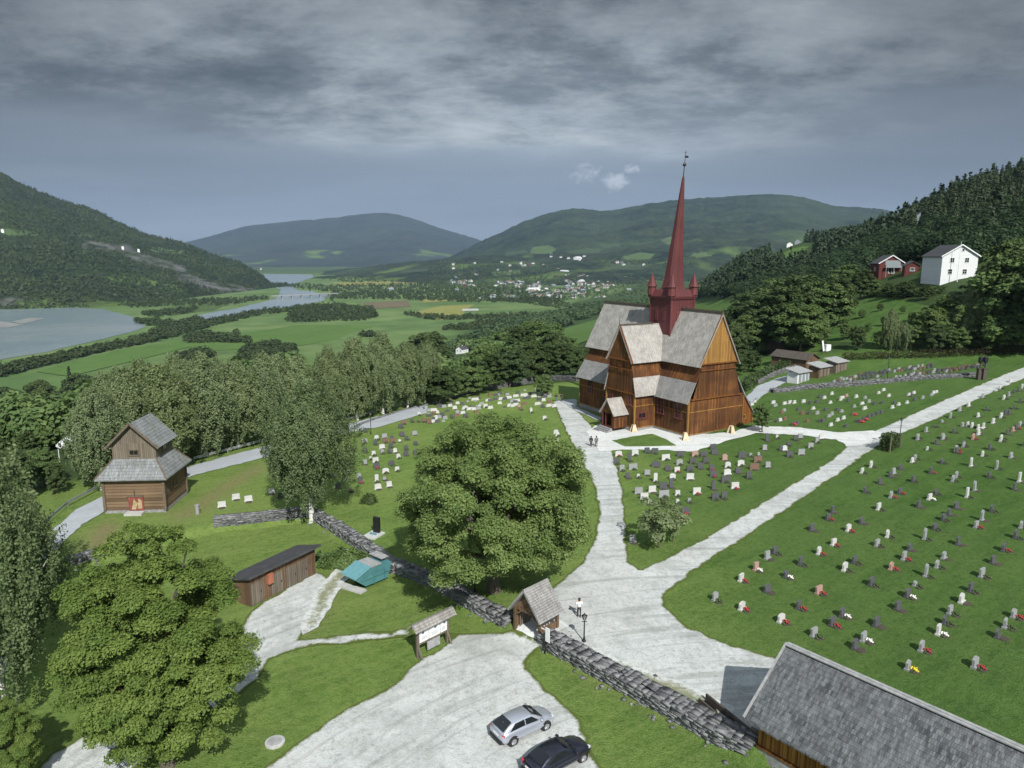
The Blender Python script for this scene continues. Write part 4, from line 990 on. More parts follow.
wh = house('white_house', 'large white wooden house with dark roof and flagpole on the right hillside', 'house', 958, 279.5, R(266), 10., 11.5, 6.9, 10.0, M['whiteboard'], M['darkroof'], base=3, trim=M['white'], over=.5,
      wins=[('f',-2.2,5.6,1.2,1.3,2,2),('f',1.9,5.6,1.2,1.3,2,2),('f',-2.5,2.3,1.2,1.4,2,2),('f',1.6,2.3,1.2,1.4,2,2),('f',.6,8.5,.7,.7,1,1)])
house('red_house', 'red wooden house with grey balcony gable left of the white house', 'house', 891, 275, R(262), 8.5, 9., 4.3, 7.0, M['redboard'], M['darkroof'], base=3, trim=M['white'], wins=[('f',0,1.6,2.0,1.8,2,1),('l',4,2,1.2,1.2,2,2)])
def balcony():
    for o in bpy.data.objects:
        if o.name == 'red_house':
            m = MB(); m.box((.3,-.75,2.7), (5.5,1.4,.18)); m.box((.3,-1.4,3.2), (5.5,.08,.9)); [m.box((x,-1.35,1.0), (.14,.14,3.6)) for x in (-2.3,.3,2.9)]; m.box((.3,-.1,4.4), (5.2,.1,1.6)); m.build('balcony', M['greyboard'], o)
balcony()
house('outbuilding', 'small red outbuilding between the red house and the white house', 'outbuilding', 912, 273.5, R(250), 4.5, 6., 2.8, 4.2, M['redboard'], M['darkroof'], wins=[('f',0,1.4,1.4,1.0,3,1)])
fp = G(957, 282)
m_ = MB(); m_.tube([(0,0,0),(0,0,11.5)], [.11,.05], 8); o_ = tag(m_.build('flagpole', M['white']), 'white flagpole standing before the white hillside house', 'flagpole'); o_.location = tuple(fp)
for k, (px, py, wm, lab) in enumerate([(803,382,M['whiteboard'],'small white-fronted shed, nearest of the cemetery sheds'), (824,376.5,M['brownwood'],'small brown shed in the middle of the cemetery sheds'), (841,371.5,M['greywood'],'small grey shed at the far end of the cemetery sheds')]):
    g = G(px, py); c = tag(empty('garden_shed', tuple(g), R(36)), lab, 'shed', 'sheds along the cemetery edge')
    m = MB(); walls4(m, -2.2, 2.2, 0, 2.4, -1, 2.2); m.build('wall', wm, c)
    r = MB(); roof_slab(r, (-2.6,-.5,2.2), (2.6,-.5,2.2), (2.6,2.8,2.9), (-2.6,2.8,2.9), .14); r.build('roof', M['ridgegrey'], c)
    d = MB(); [d.box((x,-.05,1.0), (.9,.08,1.9)) for x in (-1.2,.1,1.4)]; d.build('door', M['greywood'] if k else M['greyboard'], c)
house('dark_shed', 'long low dark-roofed shed behind the three cemetery sheds', 'shed', 812, 367, R(306), 5., 9., 2.0, 3.2, M['brownwood'], M['ridge'])
house('grey_cottage', 'small grey-roofed cottage among trees behind the church', 'cottage', 768, 350, R(230), 5, 6, 2.4, 4.0, M['greywood'], M['shingleblue'])
def whitebox():
    g = G(826, 351); c = tag(empty('garden_structure', tuple(g), R(20)), 'small white box with a slanting white board in the hillside garden', 'garden structure')
    m = MB(); m.box((.3,0,.8), (1.4,1.0,1.6)); m.build('box', M['white'], c)
    m = MB(); m.bar((-.7,0,0), (-1.3,0,2.6), .5, .1); m.build('slanting_board', M['white'], c)
whitebox()
house('white_villa', 'white house with dark roof among trees on the slope left of the church', 'house', 459, 354, R(235), 9, 10.5, 5.2, 8.2, M['white'], M['darkroof'], chim=True, base=4, wins=[('f',-2,3.5,1.1,1.2,2,2),('f',2,3.5,1.1,1.2,2,2),('r',3,3,1.1,1.2,2,2),('r',7,3,1.1,1.2,2,2)])
for (px, py, lab, wm) in [(890,226,'small pale-roofed cabin high among the hillside conifers', M['greyboard']), (921,222,'pale cabin half hidden under the conifer ridge at right', M['greyboard']), (790,242,'white farmhouse on the ridge beside the small bright meadow', M['white']), (798,240,'small grey farm building on the ridge beside the white farmhouse', M['greyboard'])]:
    house('hill_cabin', lab, 'cabin', px, py, R(250), 7, 10, 3.4, 6, wm, M['ridgegrey'] if 'roofed' in lab else M['darkroof'], base=4)
for (px, py, lab) in [(3,233,'white farmhouse at the edge of the left mountain meadow'), (123,250,'white hut below the left mountain ridge'), (139,252,'white farmhouse with long roof midway on the left mountain')]:
    k = np.argmin((LM['PX']-px)**2*1+(LM['PY']-py)**2); i_, j_ = np.unravel_index(k, LM['PX'].shape)
    house('mountain_farm', lab, 'farmhouse', LM['X'][i_, j_], LM['Y'][i_, j_], R(290), 7, 10, 4.5, 7, M['white'], M['darkroof'], gz=LM['Z'][i_, j_]+5, base=11)
# ------------------------------------------------------------------ dry stone walls
def stones_mesh(S_, name, m):
    """S_: list of (centre, half sizes, rot) -> one mesh of roughly squared stones"""
    n = len(S_); C = np.array([s[0] for s in S_]); D = np.array([s[1] for s in S_]); A = np.array([s[2] for s in S_])
    u = np.array([(-1,-1,-1),(1,-1,-1),(1,1,-1),(-1,1,-1),(-1,-1,1),(1,-1,1),(1,1,1),(-1,1,1)], float)
    V = u[None]*D[:, None]*(1+rng.uniform(-.22, .10, (n, 8, 3)))
    ca, sa = np.cos(A)[:, None], np.sin(A)[:, None]
    V = np.stack([V[..., 0]*ca-V[..., 1]*sa, V[..., 0]*sa+V[..., 1]*ca, V[..., 2]], -1)+C[:, None]
    q = np.array([(0,1,5,4),(1,2,6,5),(2,3,7,6),(3,0,4,7),(4,5,6,7),(3,2,1,0)])
    F = (q[None]+np.arange(n)[:, None, None]*8).reshape(-1, 4)
    v = np.repeat(rng.beta(1.3, 1.6, n), 6)
    return arr_mesh(name, V.reshape(-1, 3), F, m, False, {'v': ('FACE', v)})
def stonewall(name, label, pts, th, ht, cat='wall', low=1.3, rubble=0.):
    pts = [np.asarray(p[:2], float) for p in pts]; st = []
    for a, b in zip(pts, pts[1:]):
        L = float(np.hypot(*(b-a))); t = (b-a)/L; nv = np.array([-t[1], t[0]]); ang = math.atan2(t[1], t[0])
        for side in (-1, 1):
            z = -low
            while z < ht-.08:
                hh = rnd.uniform(.06, .17); s = -.1
                while s < L:
                    w = rnd.uniform(.25, .95); k = a+t*(s+w/2)+nv*side*(th/2-.18+rnd.uniform(-.05, .06)); g = max(h1(*(a+t*s+nv*th)), h1(*(a+t*s-nv*th)))
                    if z+hh > -low+.0: st.append(((k[0], k[1], g+z+hh/2), (w/2*1.03, .24, hh/2*1.06), ang+rnd.uniform(-.06, .06)))
                    s += w
                z += hh
        s = 0
        while s < L:                                        # flat capping stones and loose rubble on top
            w = rnd.uniform(.3, .95); o = -th/2+.2
            g = max(h1(*(a+t*s+nv*th)), h1(*(a+t*s-nv*th)))
            while o < th/2:
                k = a+t*(s+w/2)+nv*(o+rnd.uniform(-.08, .08)); d = rnd.uniform(.18, .45)
                st.append(((k[0], k[1], g+ht-.05+rnd.uniform(-.10, .04)), (w/2*1.02, d/2*1.1, rnd.uniform(.04, .09)), ang+rnd.uniform(-.2, .2))); o += d
            s += w
        for _ in range(int(L*rubble)):
            k = a+t*rnd.uniform(0, L)+nv*rnd.choice((-1,1))*(th/2+abs(rnd.gauss(0, .45))); r = rnd.uniform(.04, .13)
            st.append(((k[0], k[1], h1(*k)+r*.3), (r*1.3, r, r*.7), rnd.uniform(0, 3)))
    return tag(link(bpy.data.objects.new(name, stones_mesh(st, name, M['wallstone']))), label, cat)
stonewall('stone_wall', 'broad dry stone wall running from the gateway down to the long shed', [WALL_C[0], *WALL_C[1:4], P(746,748,0)[:2]], 1.45, .42, low=.9, rubble=3)
stonewall('stone_wall', 'dry stone wall curving behind the turquoise container up to the gateway', WALL_B[2:-1]+[P(509,622,0)[:2]], 1.25, .42, low=.95, rubble=1.5)
stonewall('stone_wall', 'pale grey dry stone retaining wall between log storehouse and white-trunked birch', WALL_B[:3], .9, .75, low=.95, rubble=.6)
stonewall('stone_wall', 'short broken piece of stone wall in the grass below the log storehouse', WALL_A, .9, .45, low=.85, rubble=2)
stonewall('stone_wall', 'low rubble stone row crossing the upper graveyard behind the church', gp((772,392.5),(800,389),(860,384.5),(920,379),(972,376)), 1.6, .7, low=.5, rubble=4)
stonewall('stone_wall', 'curved grey stone wall around the far end of the churchyard left of church', gp((470,393),(500,388),(520,385),(540,381),(560,380),(577,381)), .9, 1.2, low=.6)
stonewall('stone_wall', 'low grey kerb wall edging the left graveyard above the road', gp((350,431),(362,424),(385,416),(412,408),(440,402),(468,394)), .5, .25, low=.5)
stonewall('stone_wall', 'dark low stone wall beside the pale track right of the church', gp((757,384),(770,377),(790,370),(808,366)), .8, .9, low=.6)

# ------------------------------------------------------------------ guard rail, lamps, posts, small things
def guardrail(pts, label):
    pts = [np.asarray(p[:2]) for p in pts]; W_ = []
    for a, b in zip(pts, pts[1:]):
        n = max(1, int(np.hypot(*(b-a))/4)); W_ += [a+(b-a)*k/n for k in range(n)]
    W_.append(pts[-1]); o = tag(empty('guard_rail', (W_[0][0], W_[0][1], h1(*W_[0]))), label, 'guard rail', 'steel guard rails along the asphalt road'); B0 = Vector(o.location)
    r = MB(); q = [Vector((p[0], p[1], h1(*p)))-B0 for p in W_]
    for a, b in zip(q, q[1:]):
        for z, w in ((.72,.1),(.60,.05),(.48,.1)): r.bar(a+Vector((0,0,z)), b+Vector((0,0,z)), .06, w)
    r.build('rail', M['steel'], o)
    p = MB(); p.box((0,0,.3), (.1,.12,.95)); pm = p.mesh('post', M['steel'])
    for k in q:
        x = bpy.data.objects.new('post', pm); x.location = k; link(x, o)
M['steel'] = plain('galvanised_steel', (.34,.36,.37), .5, .3, noise=.12)
guardrail(gp((42,530),(68,507),(100,490)), 'grey steel guard rail on the road left of the log storehouse')
guardrail(gp((194,462),(228,453),(262,444),(300,434.5),(345,423),(375,414),(408,405)), 'long grey steel guard rail behind the road under the birch row')
def lamp(px, py, hgt, label, lantern=True):
    g = G(px, py); o = tag(empty('street_lamp', tuple(g)), label, 'lamp', 'black lamp posts in the churchyard')
    p = MB(); p.lathe((0,0,-.1), [(.16,0),(.16,.25),(.1,.35),(.07,.5)], 8); p.tube([(0,0,.3),(0,0,hgt-.55)], [.06,.045], 8); p.bar((-.22,0,hgt*.72), (.22,0,hgt*.72), .04); p.build('pole', M['black'], o)
    l = MB(); l.lathe((0,0,hgt-.55), [(.08,0),(.12,.04),(.2,.36)], 6); lo = l.build('lantern', M['lampglass'], o)
    c = MB(); c.lathe((0,0,hgt-.19), [(.26,0),(.2,.06),(.06,.17),(.02,.26)], 6); [c.bar((.12*math.cos(k*math.pi/3),.12*math.sin(k*math.pi/3),hgt-.52), (.2*math.cos(k*math.pi/3),.2*math.sin(k*math.pi/3),hgt-.19), .03) for k in range(6)]; c.build('lantern_cap', M['black'], lo)
M['lampglass'] = plain('lamp_glass', (.25,.25,.23), .2)
lamp(584, 642, 2.4, 'black lantern post behind the stone wall right of the gateway')
lamp(475, 592, 3.0, 'black lantern post under the big spreading tree by the wall')
lamp(899, 446, 4.2, 'tall dark lamp post standing at the clipped shrub on the path')
lamp(887, 382, 5.2, 'dark lamp post in the upper graveyard before the hedge')
lamp(424, 409, 5.0, 'lamp post at the left graveyard edge before dark trees')
lamp(371, 434, 3.8, 'pale-topped lamp post by the road at the graveyard corner')
def gateposts():
    for px, lab in ((978.5,'dark gate pillar on the left of the upper path junction'), (983.5,'dark gate pillar on the right of the upper path junction')):
        g = G(px, 379.5); o = tag(empty('gate_pillar', tuple(g)), lab, 'gate pillar', 'dark gate pillars at the path junction')
        m = MB(); m.box((0,0,1.0), (.7,.7,2.2)); m.box((0,0,2.15), (.9,.9,.15)); m.build('pillar', M['ridge'], o)
        m = MB(); m.tube([(0,0,2.2),(0,0,3.2)], .08, 6); m.lathe((0,0,3.2), [(.15,0),(.42,.25),(.42,1.1),(.15,1.4)], 8); m.build('lantern', M['black'], o)
gateposts()
def simple(name, label, cat, px, py, fn, rz=0, group=None):
    g = G(px, py); o = tag(empty(name, tuple(g), rz), label, cat, group); fn(o); return o
def _sign(o):
    m = MB(); m.box((0,0,.9), (.08,.08,1.8)); m.build('post', M['black'], o); m = MB(); m.box((.3,-.06,1.75), (.42,.05,1.15)); m.box((0,-.02,2.05), (.8,.05,.06)); m.build('board', M['white'], o)
simple('sign_post', 'small white notice on a dark post before the stone wall by the gateway', 'sign', 545, 654, _sign, R(-45))
def _manhole(o):
    m = MB(); m.lathe((0,0,0), [(.62,-.1),(.62,.12),(.5,.14)], 20); m.build('rim', M['concrete'], o); m = MB(); m.lathe((0,0,.13), [(.44,0),(.44,.04),(.1,.06)], 20); m.build('lid', M['ridgegrey'], o)
simple('manhole', 'round grey concrete well cover in the front lawn', 'well cover', 275, 743, _manhole)
def _mail(o):
    m = MB(); m.box((0,0,.6), (.1,.1,1.2)); m.build('post', M['greywood'], o); m = MB(); m.box((0,0,1.35), (.5,.35,.45)); m.prism([(-.27,-.2,1.57),(.27,-.2,1.57),(0,-.2,1.72)], (0,.4,0)); m.build('box', M['redpaint'], o); m = MB(); m.box((.05,-.185,1.38), (.25,.012,.08)); m.build('flap', M['white'], o)
M['redpaint'] = plain('bright_red', (.55,.03,.03), .5)
simple('mailbox', 'bright red box on a post beside the track under the trees', 'mailbox', 94, 694, _mail, R(10))
def _flag(o):
    m = MB(); m.tube([(0,0,0),(0,0,11)], [.13,.06], 8); m.build('pole', M['white'], o); m = MB(); m.lathe((0,0,11), [(.03,-.1),(.12,0),(.03,.12)], 8); m.build('finial', M['white'], o)
simple('flagpole', 'white flagpole in the garden below the road at the left edge', 'flagpole', 7, 438, _flag)
def _tent(o):
    m = MB(); m.lathe((0,0,0), [(2.6,2.4),(2.5,2.75),(1.2,3.7),(.35,4.6),(.04,5.3)], 10); m.build('canopy', M['white'], o)
    for k in range(5):
        p = MB(); p.tube([(2.3*math.cos(k*1.2566),2.3*math.sin(k*1.2566),-.3),(2.3*math.cos(k*1.2566),2.3*math.sin(k*1.2566),2.5)], .05, 6); p.build('pole', M['white'], o)
simple('garden_tent', 'white peaked garden tent among dark trees left of the log storehouse', 'tent', 77, 459, _tent)
def _hut(o):
    m = MB(); walls4(m, -2, 2, 0, 3, -2, 2); m.build('wall', M['redboard'], o); m = MB(); gable_roof(m, -2.3, 2.3, -.3, 3.3, 1.9, 3.2, 'y', .12); m.build('roof', M['white'], o)
simple('garden_hut', 'small red hut with pale roof behind the white garden tent', 'hut', 71, 441, _hut, R(20))
def _stonepost(o):
    m = MB(); m.box((0,0,.5), (.35,.3,1.1)); m.box((0,0,1.1), (.45,.4,.12)); m.build('stone', M['grave_l'], o)
simple('stone_post', 'short pale stone post on the grass bank above the wall', 'stone post', 198, 514, _stonepost)
# bridge over the narrows
def bridge():
    a = P(272, 299.5, VF); b = P(338, 296.5, VF); rz = math.atan2(b[1]-a[1], b[0]-a[0]); L = float(np.hypot(*(b-a)[:2]))
    o = tag(empty('bridge', (a[0], a[1], VF), rz), 'long low bridge on slender piers across the river narrows', 'bridge')
    m = MB(); m.box((L/2,0,8.2), (L,9,1.6)); m.build('deck', M['footing'], o); m = MB(); m.box((L/2,-4.6,9.5), (L,.3,1.2)); m.box((L/2,4.6,9.5), (L,.3,1.2)); m.build('railing', M['steel'], o)
    for k in range(1, 7): m = MB(); m.box((L*k/7,0,3), (3,6,10)); m.build('pier', M['footing'], o)
bridge()

# ------------------------------------------------------------------ headstones
GW = {'w': ('white', M['grave_w']), 'l': ('pale grey', M['grave_l']), 'd': ('dark grey', M['grave_d']), 'p': ('pinkish', M['grave_p']), 'b': ('brown', M['grave_b'])}
_gm = {}
def gravemesh(c, shp, w, h):
    k = (c, shp, round(w, 1), round(h, 1))
    if k in _gm: return _gm[k]
    w, h = k[2], k[3]; t = .17; m = MB()
    if shp == 'rect': top = [(w/2,h*.96),(w/2-.04,h),(-w/2+.04,h),(-w/2,h*.96)]
    elif shp == 'arch': top = [(w/2*math.cos(a), h*.72+h*.28*math.sin(a)) for a in np.linspace(.05, math.pi-.05, 9)]
    else: top = [(w/2,h*.80),(w*.34,h*.86),(w*.2,h*.98),(0,h),(-w*.2,h*.98),(-w*.34,h*.86),(-w/2,h*.80)]
    pts = [(-w/2*.97,-t/2,-.12),(w/2*.97,-t/2,-.12)]+[(x,-t/2,z) for x, z in top]
    m.prism(pts, (0,t,0)); _gm[k] = m.mesh('headstone', GW[c][1]); return _gm[k]
_pl = MB(); _pl.box((0,-.02,.05), (1,.36,.22)); PLINTH = {c: _pl.mesh('plinth', GW[c][1]) for c in GW}
_bd = MB(); _bd.lathe((0,-.42,0), [(.42,-.05),(.40,.05),(.2,.07)], 10); BED = _bd.mesh('planting_bed', M['soil'])
def flowermesh(m):
    b = MB(); r = random.Random(5)
    for _ in range(16):
        a, d = r.uniform(0, 6.28), r.uniform(0, .30); z = r.uniform(.12, .26); s = r.uniform(.05, .09)
        b.lathe((d*math.cos(a), -.45+d*.8*math.sin(a), z), [(.02,-s),(s,-.2*s),(s*.8,.5*s),(.02,s)], 6)
    for _ in range(10):
        a, d = r.uniform(0, 6.28), r.uniform(.1, .36); b.lathe((d*math.cos(a), -.45+d*.8*math.sin(a), .09), [(.02,-.08),(.1,0),(.02,.1)], 5, mi=1)
    return b.mesh('flowers', [m, M['fl_g']])
FLW = {'r': ('red', flowermesh(M['fl_r'])), 'w': ('white', flowermesh(M['fl_w'])), 'y': ('yellow', flowermesh(M['fl_y'])), 'g': (None, flowermesh(M['fl_g']))}
def parse(txt, x0, y0, sc, dy):
    out = []
    for tk in txt.split():
        X, Y, c = tk.split(','); out.append((x0+float(X)/sc, y0+float(Y)/sc+dy, c))
    return out
ZA = parse("155,275,l 228,220,wr 270,190,pw 302,158,l 324,143,d 230,300,wr 302,250,d 355,210,dw 395,175,d 447,145,wr 488,120,wr 427,78,d 473,48,dr 485,28,d 530,80,wr 567,58,d 615,20,w 341,335,wr 390,298,dr 447,255,pr 433,375,l 485,345,dr 513,320,dw 548,410,d 573,388,lw 520,190,w 547,170,d 595,232,d 608,345,d 611,122,l 640,97,w 650,187,pr 668,300,d 686,160,lr 702,133,d 697,265,dw 717,235,lS 697,468,ly 735,415,lr 747,207,lT 779,182,l 744,103,lT 773,75,d 797,50,d 813,35,d 783,370,ww 800,340,d 816,312,l 848,280,w 873,250,d 798,157,l 838,118,d 905,208,l 886,462,lr 949,378,d 970,350,l 995,322,lr 936,170,d 966,135,dr 889,70,lr 905,50,lT 932,25,d 1000,100,d 1015,70,l", 660, 500, 2.813, 2.5)
ZB = parse("10,210,w 57,180,w 25,310,d 100,265,d 155,230,d 172,215,l 205,190,d 267,155,w 282,140,l 345,92,wS 295,40,l 390,62,d 425,38,l 420,160,d 362,210,dr 272,255,d 203,315,dr 158,335,lr 300,385,d 356,345,ww 388,320,d 495,108,dr 530,75,l 568,175,wT 475,252,l 493,232,l 587,300,lT 548,335,wT 492,390,d 628,122,w 665,90,d 580,35,p 605,15,w 720,48,w 700,190,lT 662,232,d 773,132,l 815,255,wT 790,295,d 840,70,d", 860, 430, 5.122, 2.0)
ZC = parse("412,565,l 465,535,dS 512,505,lS 565,475,l 622,435,l 678,405,w 765,350,l 850,310,wS 875,295,w 360,605,l 515,605,l 475,640,d 585,570,d 640,530,l 672,528,ww 700,535,w 738,545,ww 770,540,w 740,572,w 705,610,pr 738,470,w 790,430,d 830,510,w 880,475,w 905,455,d 930,450,d 960,420,d 1000,380,d 898,360,w 930,340,l 960,320,d 990,310,d 1013,290,w 940,255,w 883,610,w 955,560,p 975,545,dr 1000,525,l 920,580,d 645,650,d 600,680,lr", 860, 340, 6.244, 1.6)
MID = parse("102,183,wWr 192,178,wW 257,165,d 300,168,dW 160,210,dT 92,225,d 120,262,l 180,255,lWW 360,203,wWW 440,185,dW 435,230,lW 308,240,dWW 370,260,d 422,270,wr 258,285,l 210,300,wS 153,302,d 303,325,wT 397,310,w 390,355,dT 493,265,dW 493,310,wW 508,222,dW 520,183,pW 568,185,dW 548,250,d 580,220,dW 620,145,dW 627,172,dW 622,295,dWr 612,262,dr 683,205,p 700,245,w 698,285,wW 772,235,wW 757,275,d 778,190,dWW 825,185,lS 868,180,lS 865,215,bWW 845,255,bWW 920,245,l 902,150,l 688,325,dWW 815,305,d 740,360,wWr 622,365,dT 632,420,dW 680,415,d 530,390,wWr 425,400,w 425,440,wS 488,435,lS 467,498,dWr 350,405,lWW 345,360,dW 285,380,wW 212,388,lW 243,420,wW 272,445,wS 178,655,l 915,100,dT 970,85,wS", 600, 420, 5.483, 2.6)
MID += parse("30,180,w 55,150,d 60,220,dW 135,205,lW 195,165,l 235,130,l 265,105,w 100,115,d 130,100,l 8,180,d", 780, 420, 6.4, 2.3)
LEFT = parse("30,650,wW 95,660,wW 213,620,w 258,640,d 320,635,d 523,535,l 597,550,d 552,590,d 612,515,wS 660,540,l 668,565,dr 620,610,pS 693,410,d 690,360,lW 693,305,d 735,425,w 745,460,wW 750,490,dWr 755,345,wS 745,370,d 795,360,bW 833,360,bW 778,390,wW 780,415,l 845,410,w 862,440,w 825,385,d 815,412,d 827,475,dW 797,515,wW 855,505,w 750,560,wT 757,597,wW 815,585,w 790,550,lS -41,690,wW 880,325,dW 875,285,dW 890,265,bW 932,255,d 963,255,dS 990,255,b 1015,255,b 967,220,w 945,320,lW 950,370,d 902,395,d 902,425,d 950,420,d 868,355,wS", 230, 370, 5.12, 2.2)
LEFT += parse("275,195,l 310,185,b 320,220,wT 355,195,dW 280,235,bW 398,140,w 440,125,w 425,155,wW 485,155,wW 487,200,dW 407,205,d 440,178,l 470,130,d 540,105,wWW 565,145,w 615,110,wW 600,145,wW 665,80,lW 680,125,w 720,75,d 735,140,w 772,85,wW 820,80,wWW 830,98,dW 875,85,dT 915,75,w 945,70,bT 895,130,wW 820,130,b 770,120,d 860,175,wT 800,160,b 790,145,p 925,145,d 960,140,wW 990,145,wW 935,215,w 1000,295,wW 1005,345,w 905,105,d", 380, 380, 5.689, 1.8)
LEFT += parse("625,210,w 700,330,wWW 695,305,lW 585,155,l 460,415,l 605,415,w", 370, 370, 3.3375, 3)
LEFT += parse("750,340,w 790,335,lW 830,345,d 905,345,d 690,470,l 720,445,wS", 230, 370, 5.12, 2.2)
BACK = parse("60,275,w 85,250,l 75,260,w 170,265,w 180,280,l 228,270,w 255,265,w 278,265,w 325,260,w 225,305,l 205,355,w 230,350,b 215,315,b 190,360,d 150,355,l 270,375,dr 295,370,d 320,320,b 345,360,b 375,295,w 355,320,d 395,320,l 408,360,d 425,360,d 465,380,w 500,355,w 530,345,w 545,385,d 600,360,dr 615,362,dr 635,350,dr 660,335,d 680,330,d 705,320,d 725,315,d 580,325,br 470,325,l 455,335,l 440,300,d 432,240,w 462,265,w 470,220,w 515,250,wT 525,240,w 595,235,w 640,240,l 625,270,w 638,295,wW 660,260,l 690,270,d 710,215,w 735,200,w 730,265,d 762,230,w 780,290,w 790,265,d 812,275,w 855,265,w 865,225,w 880,230,d 890,215,w 895,250,d 935,240,l 990,215,w 1005,210,w 980,225,l 545,230,p 555,255,d 585,285,l 410,235,d 395,260,d 360,265,d 300,300,d 500,300,d 520,310,l", 740, 350, 5.12, 1.6)
for r_, (xa_, ya_, xb_, yb_, n_) in enumerate([(480,158,560,140,5),(520,140,1010,78,22),(620,118,1010,66,16),(560,150,760,122,8),(800,135,1240,72,18),(860,118,1280,62,16),(1020,112,1290,70,9)]):
    for k in range(n_):
        f_ = (k+rnd.uniform(-.3,.3))/n_; BACK.append((740+(xa_+(xb_-xa_)*f_)/5.12, 350+(ya_+(yb_-ya_)*f_)/5.12+1.6+rnd.uniform(-.3,.3), rnd.choice(['d','d','l','d','lW','dW','d','b'])))
def stonedim(c, r):
    w, h = r.uniform(.72, .98), r.uniform(.80, 1.02)
    if 'WW' in c: w, h = 1.55, .95
    elif 'W' in c: w, h = 1.2, .9
    if 'T' in c: w, h = .62, 1.4
    if 'S' in c: w, h = .5, .6
    return w, h
GRP = 'headstones on the churchyard lawns'
def section(items, face, where, rowdir, rowgap, rowname, ss=1.):
    face = Vector((face[0], face[1])).normalized(); ang = math.atan2(face.y, face.x)+math.pi/2
    t = np.array(rowdir)/np.hypot(*rowdir); nv = np.array([-t[1], t[0]])
    P_ = []
    for px, py, c in items:
        g = G(px, py); P_.append([g, c, float(g[:2] @ nv), float(g[:2] @ t), px])
    P_.sort(key=lambda q: -q[2]); rows = []; last = None
    for q in P_:
        if last is None or last-q[2] > rowgap or len(rows[-1]) > 18: rows.append([])
        rows[-1].append(q); last = q[2]
    for ri, row in enumerate(rows):
        row.sort(key=lambda q: q[3])
        for ki, (g, c, _, _, px) in enumerate(row):
            col = c[0]; r = random.Random(int(px*91+g[1]*7)); w, h = stonedim(c, r); w *= ss; h *= ss
            shp = r.choice(['rect','rect','arch','shoulder']) if 'W' not in c else r.choice(['rect','rect','arch'])
            o = link(bpy.data.objects.new('headstone', gravemesh(col, shp, w, h))); o.location = (g[0], g[1], g[2]); o.rotation_euler = (r.uniform(-.04,.04), r.uniform(-.03,.03), ang+r.uniform(-.12,.12))
            p = bpy.data.objects.new('plinth', PLINTH[col]); p.scale = (w+.1, 1, .8); link(p, o)
            fl = c[-1] if c[-1] in 'rwy' and len(c) > 1 else ('g' if r.random() < .55 else None)
            link(bpy.data.objects.new('planting_bed', BED), o)  # soil under plants; on unplanted graves a dark patch standing in for shadow
            if fl: link(bpy.data.objects.new('flowers', FLW[fl][1]), o)
            size = 'tall narrow' if 'T' in c else 'broad' if 'W' in c else 'very small' if 'S' in c else {'rect': 'square-topped', 'arch': 'round-topped', 'shoulder': 'pointed'}[shp]
            fw = f' with {FLW[fl][0]} flowers' if fl and FLW[fl][0] else ''
            tag(o, f'{GW[col][0]} {size} headstone{fw}, {ordn(ki+1)} {where} in {ordn(ri+1)} {rowname}', 'headstone', GRP)
section(ZA+ZB+ZC, (.62,-.78), 'uphill', (.78,.62), .95, 'lawn row from path', .84)
section(MID, (.22,-.97), 'from left', (.93,.36), .75, 'row before church', .86)
LEFTP = sorted(LEFT, key=lambda q: -q[1]); NL = 300-len(ZA+ZB+ZC)-len(MID)
section(LEFTP[:NL], (.45,-.89), 'from left', (1,.15), .9, 'graveyard row', .74)
def farstones(items, face, label_name):
    Vs, Fs, mi = [], [], []; nb = 0; cols = list(GW)
    ang = math.atan2(face[1], face[0])+math.pi/2; ca, sa = math.cos(ang), math.sin(ang)
    m = MB(); mats = [GW[c][1] for c in cols]+[M['fl_r'], M['fl_g']]
    for px, py, c in items:
        g = G(px, py); r = random.Random(int(px*77)); w, h = stonedim(c, r); k = cols.index(c[0])
        h *= .62; m.box((g[0], g[1], g[2]+h/2-.1), (w, .2, h+.1), ang+r.uniform(-.1,.1), k); m.box((g[0], g[1], g[2]+.05), (w+.2, .36, .2), ang, k)
        if c[-1] == 'r': m.lathe((g[0]+face[0]*.4, g[1]+face[1]*.4, g[2]+.1), [(.3,-.1),(.42,.1),(.1,.35)], 7, len(cols))
    tag(m.build('headstones', mats), kind='stuff')
for _ in range(75):
    px_, u_ = rnd.uniform(428, 556), rnd.random(); yl = np.interp(px_, [428, 470, 520, 556], [408, 396, 389, 384]); LEFTP.append((px_, yl+2+u_*16, rnd.choice(['w','d','l','wW','d','b','lS','dS'])))
farstones(BACK, (.62,-.78), 'headstones'); farstones(LEFTP[NL:], (.45,-.89), 'headstones')
def monument():
    g = G(376.5, 534); o = tag(empty('grave_monument', tuple(g), R(-25)), 'tall black grave monument on a pale slab at the lawn edge', 'grave monument')
    m = MB(); m.box((0,.1,.95), (.75,.3,1.9)); m.build('black_stone', M['black'], o); m = MB(); m.box((0,-.5,.06), (1.6,2.0,.22)); m.build('slab', M['grave_w'], o); m = MB(); [m.box((-.3+.3*k,-.6,.25), (.2,.2,.22)) for k in range(3)]; m.build('flower_pot', M['teal_lid'], o)
monument()

